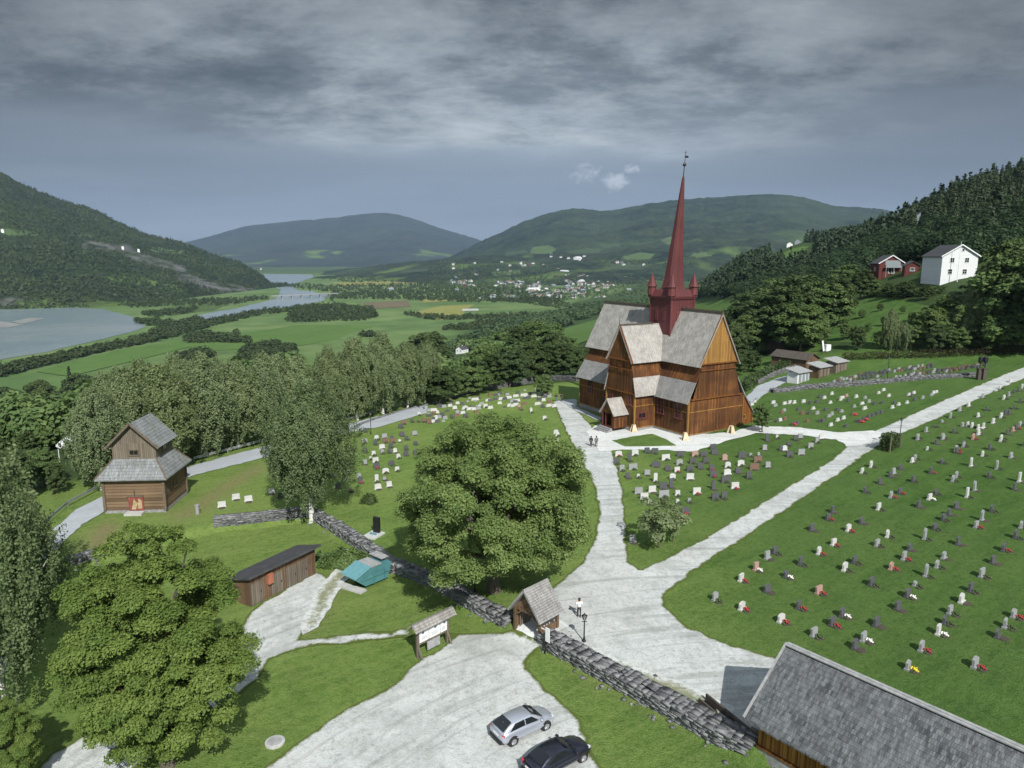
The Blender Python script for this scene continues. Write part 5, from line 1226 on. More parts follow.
# ------------------------------------------------------------------ cars
def car(px, py, heading, paint, label, sedan=False, L=4.25):
    g = G(px, py); o = tag(empty('parked_car', tuple(g+np.array([0,0,.02])), heading), label, 'car', 'cars parked on the gravel')
    hl = L/2; W2 = .885
    st = [(-hl,.62,.50,.74),(-hl+.05,.74,.36,.86),(-hl+.18,.83,.27,.97),(-hl+.5,.868,.24,1.0),(-.9,W2,.23,1.0),(0,W2,.23,.97),(.75,W2,.23,.93),(1.05,.88,.23,.90),(hl-.6,.85,.24,.80),(hl-.25,.79,.26,.70),(hl-.07,.68,.32,.60),(hl,.55,.40,.52)]
    if sedan: st = [(x, w, a, b*(.95 if x < 0 else 1.0)) for x, w, a, b in st]
    secs = []
    for x, w, z0, zb in st:
        h = zb-z0; half = [(w*.86,z0),(w*.985,z0+h*.22),(w,z0+h*.5),(w*.965,z0+h*.82),(w*.86,zb),(w*.45,zb+.045),(0,zb+.055)]
        secs.append([Vector((x, -y, z)) for y, z in half]+[Vector((x, y, z)) for y, z in half[-2::-1]])
    b = MB()
    for i in range(len(secs)-1):
        for k in range(len(secs[0])-1): b.poly([secs[i][k], secs[i+1][k], secs[i+1][k+1], secs[i][k+1]])
        b.poly([secs[i][0], secs[i][-1], secs[i+1][-1], secs[i+1][0]])
    b.poly(secs[0]); b.poly(secs[-1][::-1]); b.build('body', paint, o, smooth=True, weld=True)
    # cabin: belt line up to the roof
    fb, ff, rf_, rb = (1.12, .22, -1.2, -hl+.16) if not sedan else (1.0, .1, -1.0, -1.72)
    zr, zb = (1.44 if not sedan else 1.40), .98
    sect = [(fb,.80,.80,zb-.06),(fb-.35,.79,.745,zb+.17),((fb+ff)/2-.1,.785,.70,zb+.30),(ff,.775,.64,zr-.035),(-.4,.775,.63,zr),(rf_,.775,.61,zr-.04),((rf_+rb)/2,.77,.62,(zr+zb)/2+.04),(rb,.75,.70,zb)]
    cb = MB(); S2 = []
    for x, wb, wr, z in sect:
        hz = z-(zb-.08); half = [(wb+.02,zb-.08),(wb*.55+wr*.45,zb-.08+hz*.55),(wr,zb-.08+hz*.9),(wr*.8,z),(0,z+.03)]
        S2.append([Vector((x,-y,q)) for y, q in half]+[Vector((x,y,q)) for y, q in half[-2::-1]])
    for i in range(len(S2)-1):
        for k in range(len(S2[0])-1): cb.poly([S2[i][k], S2[i+1][k], S2[i+1][k+1], S2[i][k+1]])
    cb.build('roof', paint, o, smooth=True, weld=True)
    def pane(name, pts, off):
        q = [Vector(p)+Vector(off) for p in pts]; m = MB(); m.poly(q); m.build(name, M['carglass'], o)
    def on(x, side, f):                                   # a point on the cabin side
        xs = [s[0] for s in sect]; z = float(np.interp(-x, [-s for s in xs], [s[3] for s in sect])); wr = float(np.interp(-x, [-s for s in xs], [s[2] for s in sect])); wb = float(np.interp(-x, [-s for s in xs], [s[1] for s in sect]))
        hz = z-(zb-.08); zz = zb-.08+hz*f; y = np.interp(f, [0,.55,.9], [wb+.02, wb*.55+wr*.45, wr]); return (x, side*y, zz)
    for s in (-1, 1):
        for x0, x1, t0, t1 in ((fb-.42, -.30, ff-.02, -.32), (-.38, rb+.42, -.38, rf_+.12)):
            q = [on(x0,s,.22), on(x1,s,.22), on(t1,s,.86), on(t0,s,.86)]; pane('side_window', q if s > 0 else q[::-1], (0, s*.014, .002))
    pane('windscreen', [(fb-.06,-.70,zb-.015),(fb-.06,.70,zb-.015),(ff+.05,.56,zr-.045),(ff+.05,-.56,zr-.045)], (.03,0,.045))
    pane('rear_window', [(rb+.02,.62,zb+.05),(rb+.02,-.62,zb+.05),(rf_-.05,-.52,zr-.06),(rf_-.05,.52,zr-.06)], (-.03,0,.05))
    for s in (-1, 1):
        for x in (-hl+.78, hl-.86):
            a = MB(); a.tube([(x,s*.80,.34),(x,s*.895,.34)], .37, 20); a.build('wheel_arch', M['black'], o)
            w = MB(); w.tube([(x,s*.70,.31),(x,s*.74,.31),(x,s*.89,.31),(x,s*.91,.31)], [.29,.315,.315,.28], 22); wo = w.build('wheel', M['tyre'], o)
            r = MB(); r.tube([(x,s*.88,.31),(x,s*.918,.31)], [.2,.19], 18)
            for k in range(5): r.bar((x,s*.915,.31), (x+.19*math.cos(k*1.2566),s*.92,.31+.19*math.sin(k*1.2566)), .05, .03)
            r.build('rim', M['rim'], wo)
        m = MB(); m.box((fb-.25,s*.93,zb+.03), (.14,.2,.13)); m.build('mirror', paint, o)
        m = MB(); m.box((hl-.25,s*.58,.65), (.24,.28,.10), -s*.45); m.build('headlight', M['headlight'], o)
        m = MB(); m.box((-hl+.15,s*.66,.84), (.16,.22,.13), -s*.5); m.build('tail_light', M['redpaint'], o)
        m = MB(); m.box((-.05,s*.9,.52), (L*.5,.03,.07)); m.build('side_strip', paint, o)
        for x in (.1, -.5): m = MB(); m.box((x-.2,s*.893,.80), (.18,.03,.035)); m.build('door_handle', paint, o)
    m = MB(); m.box((-hl-.0,0,.72), (.05,.5,.12)); m.build('number_plate', M['white'], o); m = MB(); m.box((hl-.02,0,.46), (.06,.5,.11)); m.build('number_plate', M['white'], o)
    m = MB(); m.box((-hl+.06,0,.40), (.2,1.35,.18)); m.box((hl-.1,0,.34), (.2,1.1,.12)); m.build('bumper_trim', M['tyre'], o)
    return o
def paint(name, c, metal, rough, coat=.8):
    m, nt, b = mat(name); b.inputs['Base Color'].default_value = (*c, 1); b.inputs['Metallic'].default_value = metal; b.inputs['Roughness'].default_value = rough; b.inputs['Coat Weight'].default_value = coat; b.inputs['Coat Roughness'].default_value = .05; return m
M['silver'] = paint('silver_paint', (.50,.53,.60), .55, .32); M['midnight'] = paint('dark_blue_paint', (.018,.02,.035), .4, .3)
M['carglass'] = plain('car_glass', (.012,.015,.018), .05); M['tyre'] = plain('tyre_rubber', (.018,.018,.019), .8); M['rim'] = plain('alloy_rim', (.45,.46,.48), .35, .7); M['headlight'] = plain('headlight_glass', (.6,.62,.65), .15)
car(523, 731, R(35), M['silver'], 'silver hatchback parked on the gravel beside the front lawn')
car(557, 764, R(36), M['midnight'], 'dark blue car parked at the bottom edge beside the silver hatchback', sedan=True, L=4.45)

# ------------------------------------------------------------------ people
def skinmesh(name, m, verts, edges, radii, parent, sub=1):
    me = bpy.data.meshes.new(name); me.from_pydata([tuple(v) for v in verts], edges, []); me.materials.append(m)
    o = link(bpy.data.objects.new(name, me), parent)
    sk = o.modifiers.new('skin', 'SKIN'); sk.use_smooth_shade = True
    for i, r in enumerate(radii): d = me.skin_vertices[0].data[i]; d.radius = (r, r*.85 if i < 4 else r); d.use_root = (i == 0)
    s = o.modifiers.new('sub', 'SUBSURF'); s.levels = sub; s.render_levels = sub
    return o
def person(px, py, heading, label, top, legs, hgt=1.72, arms='front', bag=False, stride=.12):
    g = G(px, py); k = hgt/1.72
    root = tag(empty('person', tuple(g), heading), label, 'person', 'visitors on the gravel paths'); root.scale = (k, k, k)
    # x = left-right, -y = the way the figure faces
    B = [(0,0,.92),(0,0,1.08),(0,-.005,1.25),(0,0,1.40),(0,-.01,1.48),(0,-.025,1.56),(0,-.03,1.64)]; E = [(0,1),(1,2),(2,3),(3,4),(4,5),(5,6)]; r = [.125,.115,.13,.12,.05,.083,.085]
    T_v, T_e, T_r = [(0,0,.90)]+list(B[1:4]), [(0,1),(1,2),(2,3)], [.155,.155,.165,.15]; L_v, L_e, L_r = [B[0], (0,0,1.0)], [(0,1)], [.14,.14]
    for s in (-1, 1):
        hip = (s*.09,0,.86); kn = (s*.10,-.02-s*stride*.4,.47); an = (s*.10,s*stride*-.6+.03,.08); toe = (s*.115,an[1]-.17,.035)
        n = len(B); B += [hip,kn,an,toe]; E += [(0,n),(n,n+1),(n+1,n+2),(n+2,n+3)]; r += [.085,.058,.04,.035]
        n = len(L_v); L_v += [hip,kn,(an[0],an[1],.11)]; L_e += [(0,n),(n,n+1),(n+1,n+2)]; L_r += [.10,.075,.062]
        sh = (s*.19,0,1.40); el = (s*.25,.02,1.13) if arms == 'down' else (s*.27,-.02,1.14); wr = (s*.26,-.06,.88) if arms == 'down' else (s*.12,-.25,1.22)
        d = Vector(wr)-Vector(el); d.normalize(); palm = Vector(wr)+d*.08
        n = len(B); B += [sh,el,wr,tuple(palm)]; E += [(3,n),(n,n+1),(n+1,n+2),(n+2,n+3)]; r += [.055,.04,.028,.03]
        for q in range(4): B.append(tuple(palm+d*(.085 if q in (1,2) else .07)+Vector(((q-1.5)*.018,-.012,0)))); E.append((n+3, len(B)-1)); r.append(.009)
        B.append(tuple(Vector(wr)+d*.05+Vector((-s*.045,-.03,.01)))); E.append((n+2, len(B)-1)); r.append(.011)
        n = len(T_v); T_v += [sh, el, tuple(Vector(el)+(Vector(wr)-Vector(el))*.95)]; T_e += [(3,n),(n,n+1),(n+1,n+2)]; T_r += [.10,.09,.075]
    skinmesh('body', M['skin'], B, E, r, root); skinmesh('jacket', top, T_v, T_e, T_r, root); skinmesh('trousers', legs, L_v, L_e, L_r, root)
    h = MB(); h.lathe((0,.02,1.60), [(.09,-.10),(.108,-.02),(.112,.06),(.09,.125),(.05,.155),(.01,.165)], 14); h.build('hair', M['hair'], root, smooth=True)
    f = MB(); f.lathe((0,-.125,1.60), [(.012,-.03),(.018,-.015),(.006,.02)], 6); [f.lathe((s*.035,-.112,1.63), [(.004,-.01),(.011,0),(.004,.01)], 6, 1) for s in (-1,1)]; f.build('face', [M['skin'], M['black']], root)
    for s in (-1, 1): m = MB(); m.box((s*.11,-.085+s*stride*-.6+.03,.045), (.1,.27,.09)); m.build('shoe', M['black'], root)
    if bag: m = MB(); m.box((0,.2,1.22), (.3,.16,.42)); m.build('backpack', M['cloth_b'], root)
person(579, 617.5, R(185), 'person in white jacket and dark trousers on the gravel behind the gateway', M['shirt_w'], M['cloth_d'], 1.74)
person(591, 446.5, R(160), 'person in dark clothes standing nearer the white path before the church porch', M['cloth_d'], M['cloth_d'], 1.7, 'down')
person(596.2, 446.8, R(200), 'person in dark grey jacket standing nearer the porch steps beside a companion', M['cloth_g'], M['cloth_d'], 1.76, 'down')
person(556, 401.5, R(185), 'person in dark jacket and blue trousers at the far left of the church', M['cloth_d'], M['cloth_b'], 1.72, 'down')
person(561.5, 401.5, R(170), 'person in black at the far end of the white path beside the church', M['cloth_d'], M['cloth_d'], 1.74, 'down')
# ------------------------------------------------------------------ trees
def unit(v): return v/np.maximum(np.linalg.norm(v, axis=-1, keepdims=True), 1e-9)
def leafquads(C, Nn, s, r):
    """rhombic leaf sprays: centres, normals, half sizes -> V (n,4,3)"""
    n = len(C); t = unit(np.cross(Nn, r.normal(size=(n, 3)))); b = np.cross(Nn, t); s = s[:, None]
    return np.stack([C-t*s, C-b*s*.62, C+t*s, C+b*s*.62], 1)
def leafmesh(name, V, v, m):
    n = len(V); return arr_mesh(name, V.reshape(-1, 3), np.arange(n*4).reshape(n, 4), m, False, {'v': ('FACE', v)})
def crown(seed, Ht, rx, z0, nb, nl, ls, br=(.13,.22), flat=.75, sq=2.7, shape=1.0, taper=0.):
    """broadleaf crown of separate boughs; returns leaf quads, variation, bough centres"""
    r = np.random.default_rng(seed); cz = (z0+Ht)/2; rz = (Ht-z0)/2
    B = []
    while len(B) < nb:
        d = unit(r.normal(size=3)); 
        rad = r.uniform(.25, 1)**.5
        p = d*rad/(np.hypot(d[0], d[1])**sq+abs(d[2])**sq)**(1/sq)
        if p[2] < -.86: continue
        w = 1+taper*p[2] if p[2] < 0 else (1-.15*p[2])
        lob = 1+.16*math.sin(3*math.atan2(p[1], p[0])+seed)+.1*math.sin(5*math.atan2(p[1], p[0])+2*seed)
        B.append([p[0]*rx*.86*w*lob, p[1]*rx*.86*w*lob, cz+p[2]*rz*.88*shape, rad])
    B = np.array(B); R_ = r.uniform(*br, nb)*rx*(1.1-.25*np.abs(B[:, 2]-cz)/rz)
    k = r.choice(nb, nl, p=R_**2/np.sum(R_**2))
    d = unit(r.normal(size=(nl, 3))+np.array([0, 0, .45])); d[:, 2] = np.where(d[:, 2] < -.35, -d[:, 2]*.5, d[:, 2])
    out = unit(B[k, :3]-np.array([0, 0, cz-rz*.3])); q = r.uniform(.55, 1.08, nl)**.6
    C = B[k, :3]+d*(R_[k]*q)[:, None]*np.array([1, 1, flat])
    # small tufts
    C += r.normal(0, .06*rx*.2, (nl, 3))
    Nn = unit(d*.6+out*.3+np.array([0, 0, .55])+r.normal(0, .45, (nl, 3)))
    s = ls*r.uniform(.6, 1.35, nl); bv = r.random(nb)
    return leafquads(C, Nn, s, r), np.clip(.55*bv[k]+.45*r.random(nl), 0, 1), B
def trunkmesh(name, Ht, rb, B, m, seed=0, nlimb=9, top=.75, lean=0., z0=2.):
    r = random.Random(seed); mb = MB(); zt = Ht*top
    pts = [(lean*z*z/Ht*.3+r.uniform(-.04,.04)*(z > 0), r.uniform(-.06,.06)*(z > 0), z) for z in np.linspace(-.5, zt, 7)]
    mb.tube(pts, [rb*1.35]+[rb*(1-.85*k/6) for k in range(1, 7)], 9)
    idx = sorted(range(len(B)), key=lambda k: r.random())[:nlimb]
    for k in idx:
        e = Vector(B[k][:3]); s_ = Vector((0, 0, min(max(z0*.7, e.z*.55), zt*.85))); mid = s_.lerp(e, .5)+Vector((0, 0, -.06*Ht*.5)); mb.tube([s_, mid, e], [rb*.45, rb*.28, rb*.08], 6)
    return mb.mesh(name, m, smooth=True)
def make_tree(name, label, cat, crn, trk, loc, rz=0, sc=(1,1,1), group=None, crown_name='crown'):
    o = tag(empty(name, loc, rz), label, cat, group); o.scale = sc
    link(bpy.data.objects.new(crown_name, crn), o); link(bpy.data.objects.new('trunk', trk), o); return o
def top_h(g, py):
    v = (py-384)/FPX; q = g[1]*(v*cp+sp)/(cp-v*sp); return CH-q-g[2]
# birch with hanging sprays
def birch(seed, Ht, rx, z0, nstr, nl, ls):
    r = np.random.default_rng(seed); cz = z0+(Ht-z0)*.5; rz = (Ht-z0)/2
    d = unit(r.normal(size=(nstr, 3))); rad = r.uniform(.12, 1, nstr)**.42
    p = d*rad[:, None]; wz = np.clip(1-.55*np.maximum(p[:, 2], 0)**1.5, .2, 1)
    lob = 1+.22*np.sin(3*np.arctan2(p[:, 1], p[:, 0])+seed)+.15*np.sin(2*np.arctan2(p[:, 1], p[:, 0])+p[:, 2]*4+seed*2)
    S0 = np.stack([p[:, 0]*rx*wz*lob, p[:, 1]*rx*wz*lob, cz+p[:, 2]*rz], -1); S0[:, 2] += r.normal(0, .4, nstr)
    ln = r.uniform(.6, 2.6, nstr)*Ht/15; k = r.integers(0, nstr, nl); u = r.random(nl)
    C = S0[k].copy(); C[:, 2] -= ln[k]*u; C[:, :2] *= (1+.05*(1-u))[:, None]; C += r.normal(0, .16*Ht/15, (nl, 3))
    hz = unit(np.concatenate([p[:, :2], np.zeros((nstr, 1))], 1))[k]
    Nn = unit(hz*.7+np.array([0, 0, .35])+r.normal(0, .5, (nl, 3)))
    s = ls*r.uniform(.6, 1.3, nl); bv = r.random(nstr)
    V = leafquads(C, Nn, s, r)
    return V, np.clip(.5*bv[k]+.5*r.random(nl), 0, 1), np.concatenate([S0, rad[:, None]], 1)
# --- the two big foreground trees
g = G(494, 591); Ht = top_h(g, 411)
V, v, B = crown(3, Ht, 9.2, 1.0, 430, 240000, .105, br=(.065,.135), flat=.75)
make_tree('sycamore_tree', 'large round spreading tree by the stone wall in front of church', 'tree', leafmesh('crown', V, v, M['leaf_lime']), trunkmesh('trunk', Ht, .55, B, M['bark'], 2, 14, .7, z0=2.5), tuple(g), R(20))
g = G(186, 768); Ht = top_h(g, 516)
V, v, B = crown(8, Ht, 5.8, -.6, 400, 230000, .082, br=(.07,.15), flat=.75, taper=.35)
tr = trunkmesh('trunk', Ht, .42, B, M['bark'], 5, 12, .7, z0=2.5)
mc = leafmesh('crown', V, v, M['leaf_maple'])
make_tree('maple_tree', 'tall dense maple in the foreground at lower left', 'tree', mc, tr, (g[0]-1.2, g[1]+.2, g[2]), 0)
# --- birches
V, v, B = birch(5, 16.5, 5.0, 4.3, 1000, 90000, .105)
BIRCH1 = (leafmesh('crown', V, v, M['leaf_lushbirch']), trunkmesh('trunk', 16.5, .27, B[B[:, 2] > 8], M['birchbark'], 4, 8, .9, z0=6))
V, v, B = birch(16, 16, 4.6, 2.6, 800, 45000, .15)
BIRCH2 = (leafmesh('crown', V, v, M['leaf_birch']), trunkmesh('trunk', 16, .26, B[B[:, 2] > 8], M['birchbark'], 14, 8, .9, z0=6))
V, v, B = birch(27, 17, 4.2, 2.4, 800, 45000, .15)
BIRCH3 = (leafmesh('crown', V, v, M['leaf_birch']), trunkmesh('trunk', 17, .26, B[B[:, 2] > 8], M['birchbark'], 24, 8, .9, z0=6))
BH = {0: 16.5, 1: 16, 2: 17}; BM = (BIRCH1, BIRCH2, BIRCH3)
def place_birch(px, by, ty, k, label, group=None, wide=1.0, rz=None):
    g = G(px, by); h = top_h(g, ty); s = h/BH[k]
    return make_tree('birch_tree', label, 'birch', *BM[k], tuple(g), rz if rz is not None else rnd.uniform(0, 6.28), (s*wide, s*wide, s), group)
place_birch(312, 521, 377, 0, 'weeping birch with bright white trunk standing alone above the retaining wall')
place_birch(6, 720, 452, 0, 'tall weeping birch filling the left edge beside the road', wide=.8)
place_birch(-44, 640, 400, 1, 'birch half cut off by the left edge behind the tall weeping one', wide=.95)
place_birch(-8, 600, 470, 2, 'smaller birch hanging over the road at the left edge', wide=1.0)
ROWB = [(102,490,384,1),(131,478,366,2),(168,470,360,1),(206,457,352,2),(238,449,358,1),(266,443,351,2),(298,436,353,1),(330,428,345,2),(358,420,334,1),(383,414,331,2),(408,408,340,1),(425,402,350,2),(345,413,350,1),(280,428,352,1),(222,438,356,2),(182,450,352,1),(150,462,356,1),(112,474,372,2)]
ROWB.sort()
for i, (px, by, ty, k) in enumerate(ROWB):
    place_birch(px, by, ty, k, f'grey-green birch in the row behind the road, {ordn(i+1)} from the left', 'birches in the row behind the road', wide=rnd.uniform(.9, 1.1))
# --- medium trees shared by many
def midtree(seed, Ht, rx, z0, nl, ls, m, nb=120):
    V, v, B = crown(seed, Ht, rx, z0, nb, nl, ls, br=(.12,.22), flat=.85); return (leafmesh('crown', V, v, m), trunkmesh('trunk', Ht, .2, B, M['bark'], seed, 6, .7, z0=1.5), Ht)
MT = {'dark round': [midtree(31, 10, 4.0, .6, 15000, .19, M['leaf_dark']), midtree(32, 10, 3.4, .5, 15000, .18, M['leaf_dark'])],
      'green bushy': [midtree(33, 10, 4.3, .6, 15000, .19, M['leaf_mid']), midtree(34, 10, 3.6, .7, 15000, .18, M['leaf_mid'])]}
def conifermesh(seed, nl, ls):
    r = np.random.default_rng(seed); z = 1.0+(10-1.0)*(1-np.sqrt(r.random(nl))); a = r.uniform(0, 6.283, nl)
    lay = np.floor(z*2.2)/2.2; rad = (10.2-z)*.205*(1-.45*((z-lay)*2.2))*(1+.15*np.sin(3*a+seed)); q = r.uniform(.35, 1, nl)**.5
    C = np.stack([np.cos(a)*rad*q, np.sin(a)*rad*q, z-.35*q*rad*.5], -1); Nn = unit(np.stack([np.cos(a)*.5, np.sin(a)*.5, np.full(nl, .8)], -1)+r.normal(0, .35, (nl, 3)))
    V = leafquads(C, Nn, ls*r.uniform(.6, 1.3, nl), r); t = MB(); t.tube([(0,0,-.5),(0,0,9.6)], [.17,.03], 7)
    return (leafmesh('crown', V, r.random(nl), M['needle']), t.mesh('trunk', M['bark'], smooth=True), 10)
MT['conifer'] = [conifermesh(41, 4500, .24), conifermesh(42, 4500, .24)]
MT['slender birch'] = [(BIRCH2[0], BIRCH2[1], 16), (BIRCH3[0], BIRCH3[1], 17)]
def zone(where, group, items):
    """items: (px, base py, top py, kind, width factor) ; labels count from the left within each kind"""
    cnt = {}; tot = {}
    for q in items: tot[q[3]] = tot.get(q[3], 0)+1
    for px, by, ty, kind, wf in sorted(items):
        g = G(px, by); h = top_h(g, ty)
        if h < 1.5: continue
        cnt[kind] = cnt.get(kind, 0)+1; c, t, H0 = MT[kind][cnt[kind] % 2]; s = h/H0
        wd = s*wf*(1 if kind != 'slender birch' else 1.05)
        lab = f'{kind} tree {where}, {ordn(cnt[kind])} from the left' if tot[kind] > 1 else f'{kind} tree {where}'
        make_tree({'conifer': 'conifer_tree', 'slender birch': 'birch_tree'}.get(kind, 'broadleaf_tree'), lab, 'tree', c, t, tuple(g), rnd.uniform(0, 6.28), (wd, wd, s), group)
D_, B_, C_, S_ = 'dark round', 'green bushy', 'conifer', 'slender birch'
zone('on the slope below the road at left', 'trees on the slope below the road',
  [(-14,458,430,D_,1.0),(28,456,430,D_,1.1),(45,452,424,B_,1),(98,470,425,D_,.8),(44,486,446,B_,1.1),(18,500,445,D_,1),(-20,470,410,D_,1.2),(58,494,462,D_,.9),(5,432,385,D_,1.2),(45,425,378,D_,1.2),(85,425,372,D_,1.1),(-30,430,385,B_,1.2),(34,432,388,C_,1),(74,417,366,C_,1),(110,415,372,D_,1.2)])
zone('behind the left graveyard', 'trees behind the left graveyard',
  [(440,404,364,D_,1.2),(455,399,366,B_,1.3),(474,395,364,B_,1.3),(492,391,352,D_,1.3),(510,387,345,D_,1.3),(528,383,340,D_,1.3),(546,380,343,D_,1.3),(563,379,342,D_,1.2),(578,377,345,D_,1.2),(428,400,340,S_,1),(434,392,345,D_,1.3),(493,384,342,B_,1.4),(520,375,325,D_,1.4),(555,372,330,D_,1.3),(498,378,328,B_,1.4),(570,366,336,B_,1.3),(480,376,362,B_,1.2),(426,385,330,D_,1.3),(415,395,345,D_,1.2),(537,368,318,B_,1.4)])
zone('right of the church towards the hillside', 'trees right of the church',
  [(706,345,326,B_,1.2),(722,354,324,D_,1.2),(735,364,322,D_,1.1),(748,356,312,B_,1.2),(762,345,290,D_,1.3),(782,350,283,D_,1.3),(800,352,300,B_,1.3),(815,345,306,B_,1.2),(795,335,272,D_,1.4),(770,330,275,B_,1.3),(748,338,290,D_,1.2),(820,330,278,B_,1.2),(838,325,275,D_,1.2),(857,350,325,D_,.9),(845,340,322,B_,1),(878,349,330,B_,.9),(889,350,308,S_,.8),(752,372,350,D_,1.4),(737,376,352,D_,1.3)])
zone('in the hillside garden at right', 'trees in the hillside garden',
  [(915,348,318,B_,1.2),(930,345,304,B_,1.2),(947,343,292,B_,1.1),(962,346,300,S_,1.0),(976,345,275,S_,1.0),(968,337,283,D_,1.1),(992,340,272,B_,1.2),(1012,345,236,D_,1.0),(1000,352,305,B_,1.3),(1024,350,240,B_,1.2),(1040,352,255,D_,1.3),(1016,302,232,B_,1.0),(985,322,280,D_,1.2),(955,352,325,B_,1.2),(935,352,322,D_,1.2),(852,338,328,B_,1.1),(868,332,322,B_,1.1),(884,326,315,B_,1),(898,331,320,B_,1.1),(862,318,309,B_,1.2),(880,311,303,D_,1.1),(902,314,305,B_,1.1),(845,326,318,B_,1),(912,322,311,B_,1),(872,296,278,B_,1.3),(888,298,282,D_,1.4),(905,298,280,D_,1.4),(860,300,268,D_,1.3),(925,300,284,D_,1.3),(845,296,262,B_,1.3),(903,350,322,S_,.9),(982,352,320,D_,1.2)])
zone('in the small cypress row below the garden', 'small conifers below the garden', [(889,351,339,C_,.55),(896,351,340,C_,.55),(903,351,339,C_,.55),(910,351,338,C_,.55),(918,351,340,C_,.55)])
# --- single small trees and shrubs
def single(name, label, cat, px, by, ty, kind, wf=1., k=0):
    g = G(px, by); h = top_h(g, ty); c, t, H0 = MT[kind][k]; s = h/H0; return make_tree(name, label, cat, c, t, tuple(g), rnd.uniform(0, 6), (s*wf, s*wf, s))
single('small_tree', 'small round green tree at the far end of the white path', 'tree', 544, 396, 373, B_, 1.05)
single('small_tree', 'small green tree beside the vestry corner of the church', 'tree', 762, 432, 402, B_, .9, 1)
V, v, B = crown(71, 5.2, 2.3, 1.0, 30, 3800, .13, br=(.22,.36), flat=.8)
ST = (leafmesh('crown', V, v, M['leaf_birch']), trunkmesh('trunk', 5.2, .12, B, M['bark'], 3, 7, .6, lean=.5, z0=1.2), 5.2); MT['small weeping'] = [ST, ST]
single('small_tree', 'small grey-green leaning tree on the lawn before the church, left of two', 'tree', 659, 548, 498, 'small weeping', 1.0)
single('small_tree', 'small slender grey-green tree on the lawn before church, right of two', 'tree', 673, 542, 503, 'small weeping', .75)
g = G(4, 800); make_tree('small_tree', 'bright leafy young maple at the bottom left corner', 'tree', mc, tr, tuple(g), 2.0, (.42, .42, .42))
def shrub(name, label, cat, px, by, w, d, h, m, nl, ls, rz=0, boxy=False, seed=0):
    g = G(px, by); r = np.random.default_rng(seed+int(px)); o = None
    if boxy: C = r.uniform(-.5, .5, (nl, 3))*np.array([w, d, h])+np.array([0, 0, h/2]); Nn = unit(r.normal(size=(nl, 3))+np.array([0, 0, .6]))
    else:
        dd = unit(r.normal(size=(nl, 3))); dd[:, 2] = np.abs(dd[:, 2]); q = r.uniform(.5, 1, nl)**.5*(1+.25*np.sin(4*np.arctan2(dd[:, 1], dd[:, 0])+seed)); C = dd*q[:, None]*np.array([w/2, d/2, h]); Nn = unit(dd+np.array([0, 0, .5])+r.normal(0, .5, (nl, 3)))
    o = link(bpy.data.objects.new(name, leafmesh(name, leafquads(C, Nn, ls*r.uniform(.6, 1.3, nl), r), r.random(nl), m))); o.location = tuple(g); o.rotation_euler = (0, 0, rz); return tag(o, label, cat)
shrub('bush', 'low wild bush between the brown plank shed and turquoise container', 'bush', 345, 565, 4.6, 3.2, 1.5, M['leaf_mid'], 5000, .14)
shrub('bush', 'small dark bush in the left graveyard beside the big tree', 'bush', 369, 503, 1.9, 1.6, 1.1, M['leaf_dark'], 1200, .12)
shrub('bush', 'small dark shrub beside the trunk of the lone white birch', 'bush', 322, 560, 2.2, 1.6, .8, M['leaf_mid'], 1500, .12)
sb = shrub('clipped_shrub', 'dark clipped shrub enclosed by posts beside the path junction', 'shrub', 889, 449, 3.0, 1.6, 2.3, M['leaf_dark'], 2600, .14, R(38), True)
def frameposts():
    m = MB(); [m.box((x, y, 1.1), (.12,.12,2.4)) for x in (-1.6, 1.6) for y in (-.85,)]; m.box((1.75,.3,.9), (.1,1.5,1.8)); m.build('timber_frame', M['greywood'], sb)
frameposts()
def hedge(label, pts, w, h, m, per=55, ls=.22):
    pts = [np.asarray(p[:2]) for p in pts]; r = np.random.default_rng(77); Cs = []
    for a, b in zip(pts, pts[1:]):
        L = float(np.hypot(*(b-a))); n = int(L*per*w*h*.8); t = (b-a)/L; nv = np.array([-t[1], t[0]]); u = r.random(n)*L; o = r.uniform(-.5, .5, n)*w
        xy = a+t*u[:, None]+nv*o[:, None]; Cs.append(np.column_stack([xy, H(xy[:, 0], xy[:, 1])+r.random(n)**.7*h*(1+.15*np.sin(u*1.3))]))
    C = np.concatenate(Cs); n = len(C); o = link(bpy.data.objects.new('hedge', leafmesh('hedge', leafquads(C, unit(r.normal(size=(n, 3))+np.array([0,0,.6])), ls*r.uniform(.6, 1.3, n), r), r.random(n), m))); tag(o, label, 'hedge')
M['leaf_brown'] = leafmat('brown_hedge_leaves', (.035,.035,.015), (.085,.075,.035))
hedge('long brownish clipped hedge along the top of the upper graveyard', gp((842,360),(870,359),(930,357.5),(985,355),(1030,352.5),(1080,349)), 1.6, 1.6, M['leaf_brown'], 60, .16)
hedge('dark green hedge in front of the white hillside house', gp((872,296),(900,297),(930,296),(945,292)), 2.2, 2.0, M['leaf_dark'], 40)
hedge('row of bushes along the track right of the church', gp((742,392),(752,384),(770,374.5),(790,366),(806,362)), 2.6, 1.8, M['leaf_dark'], 40)

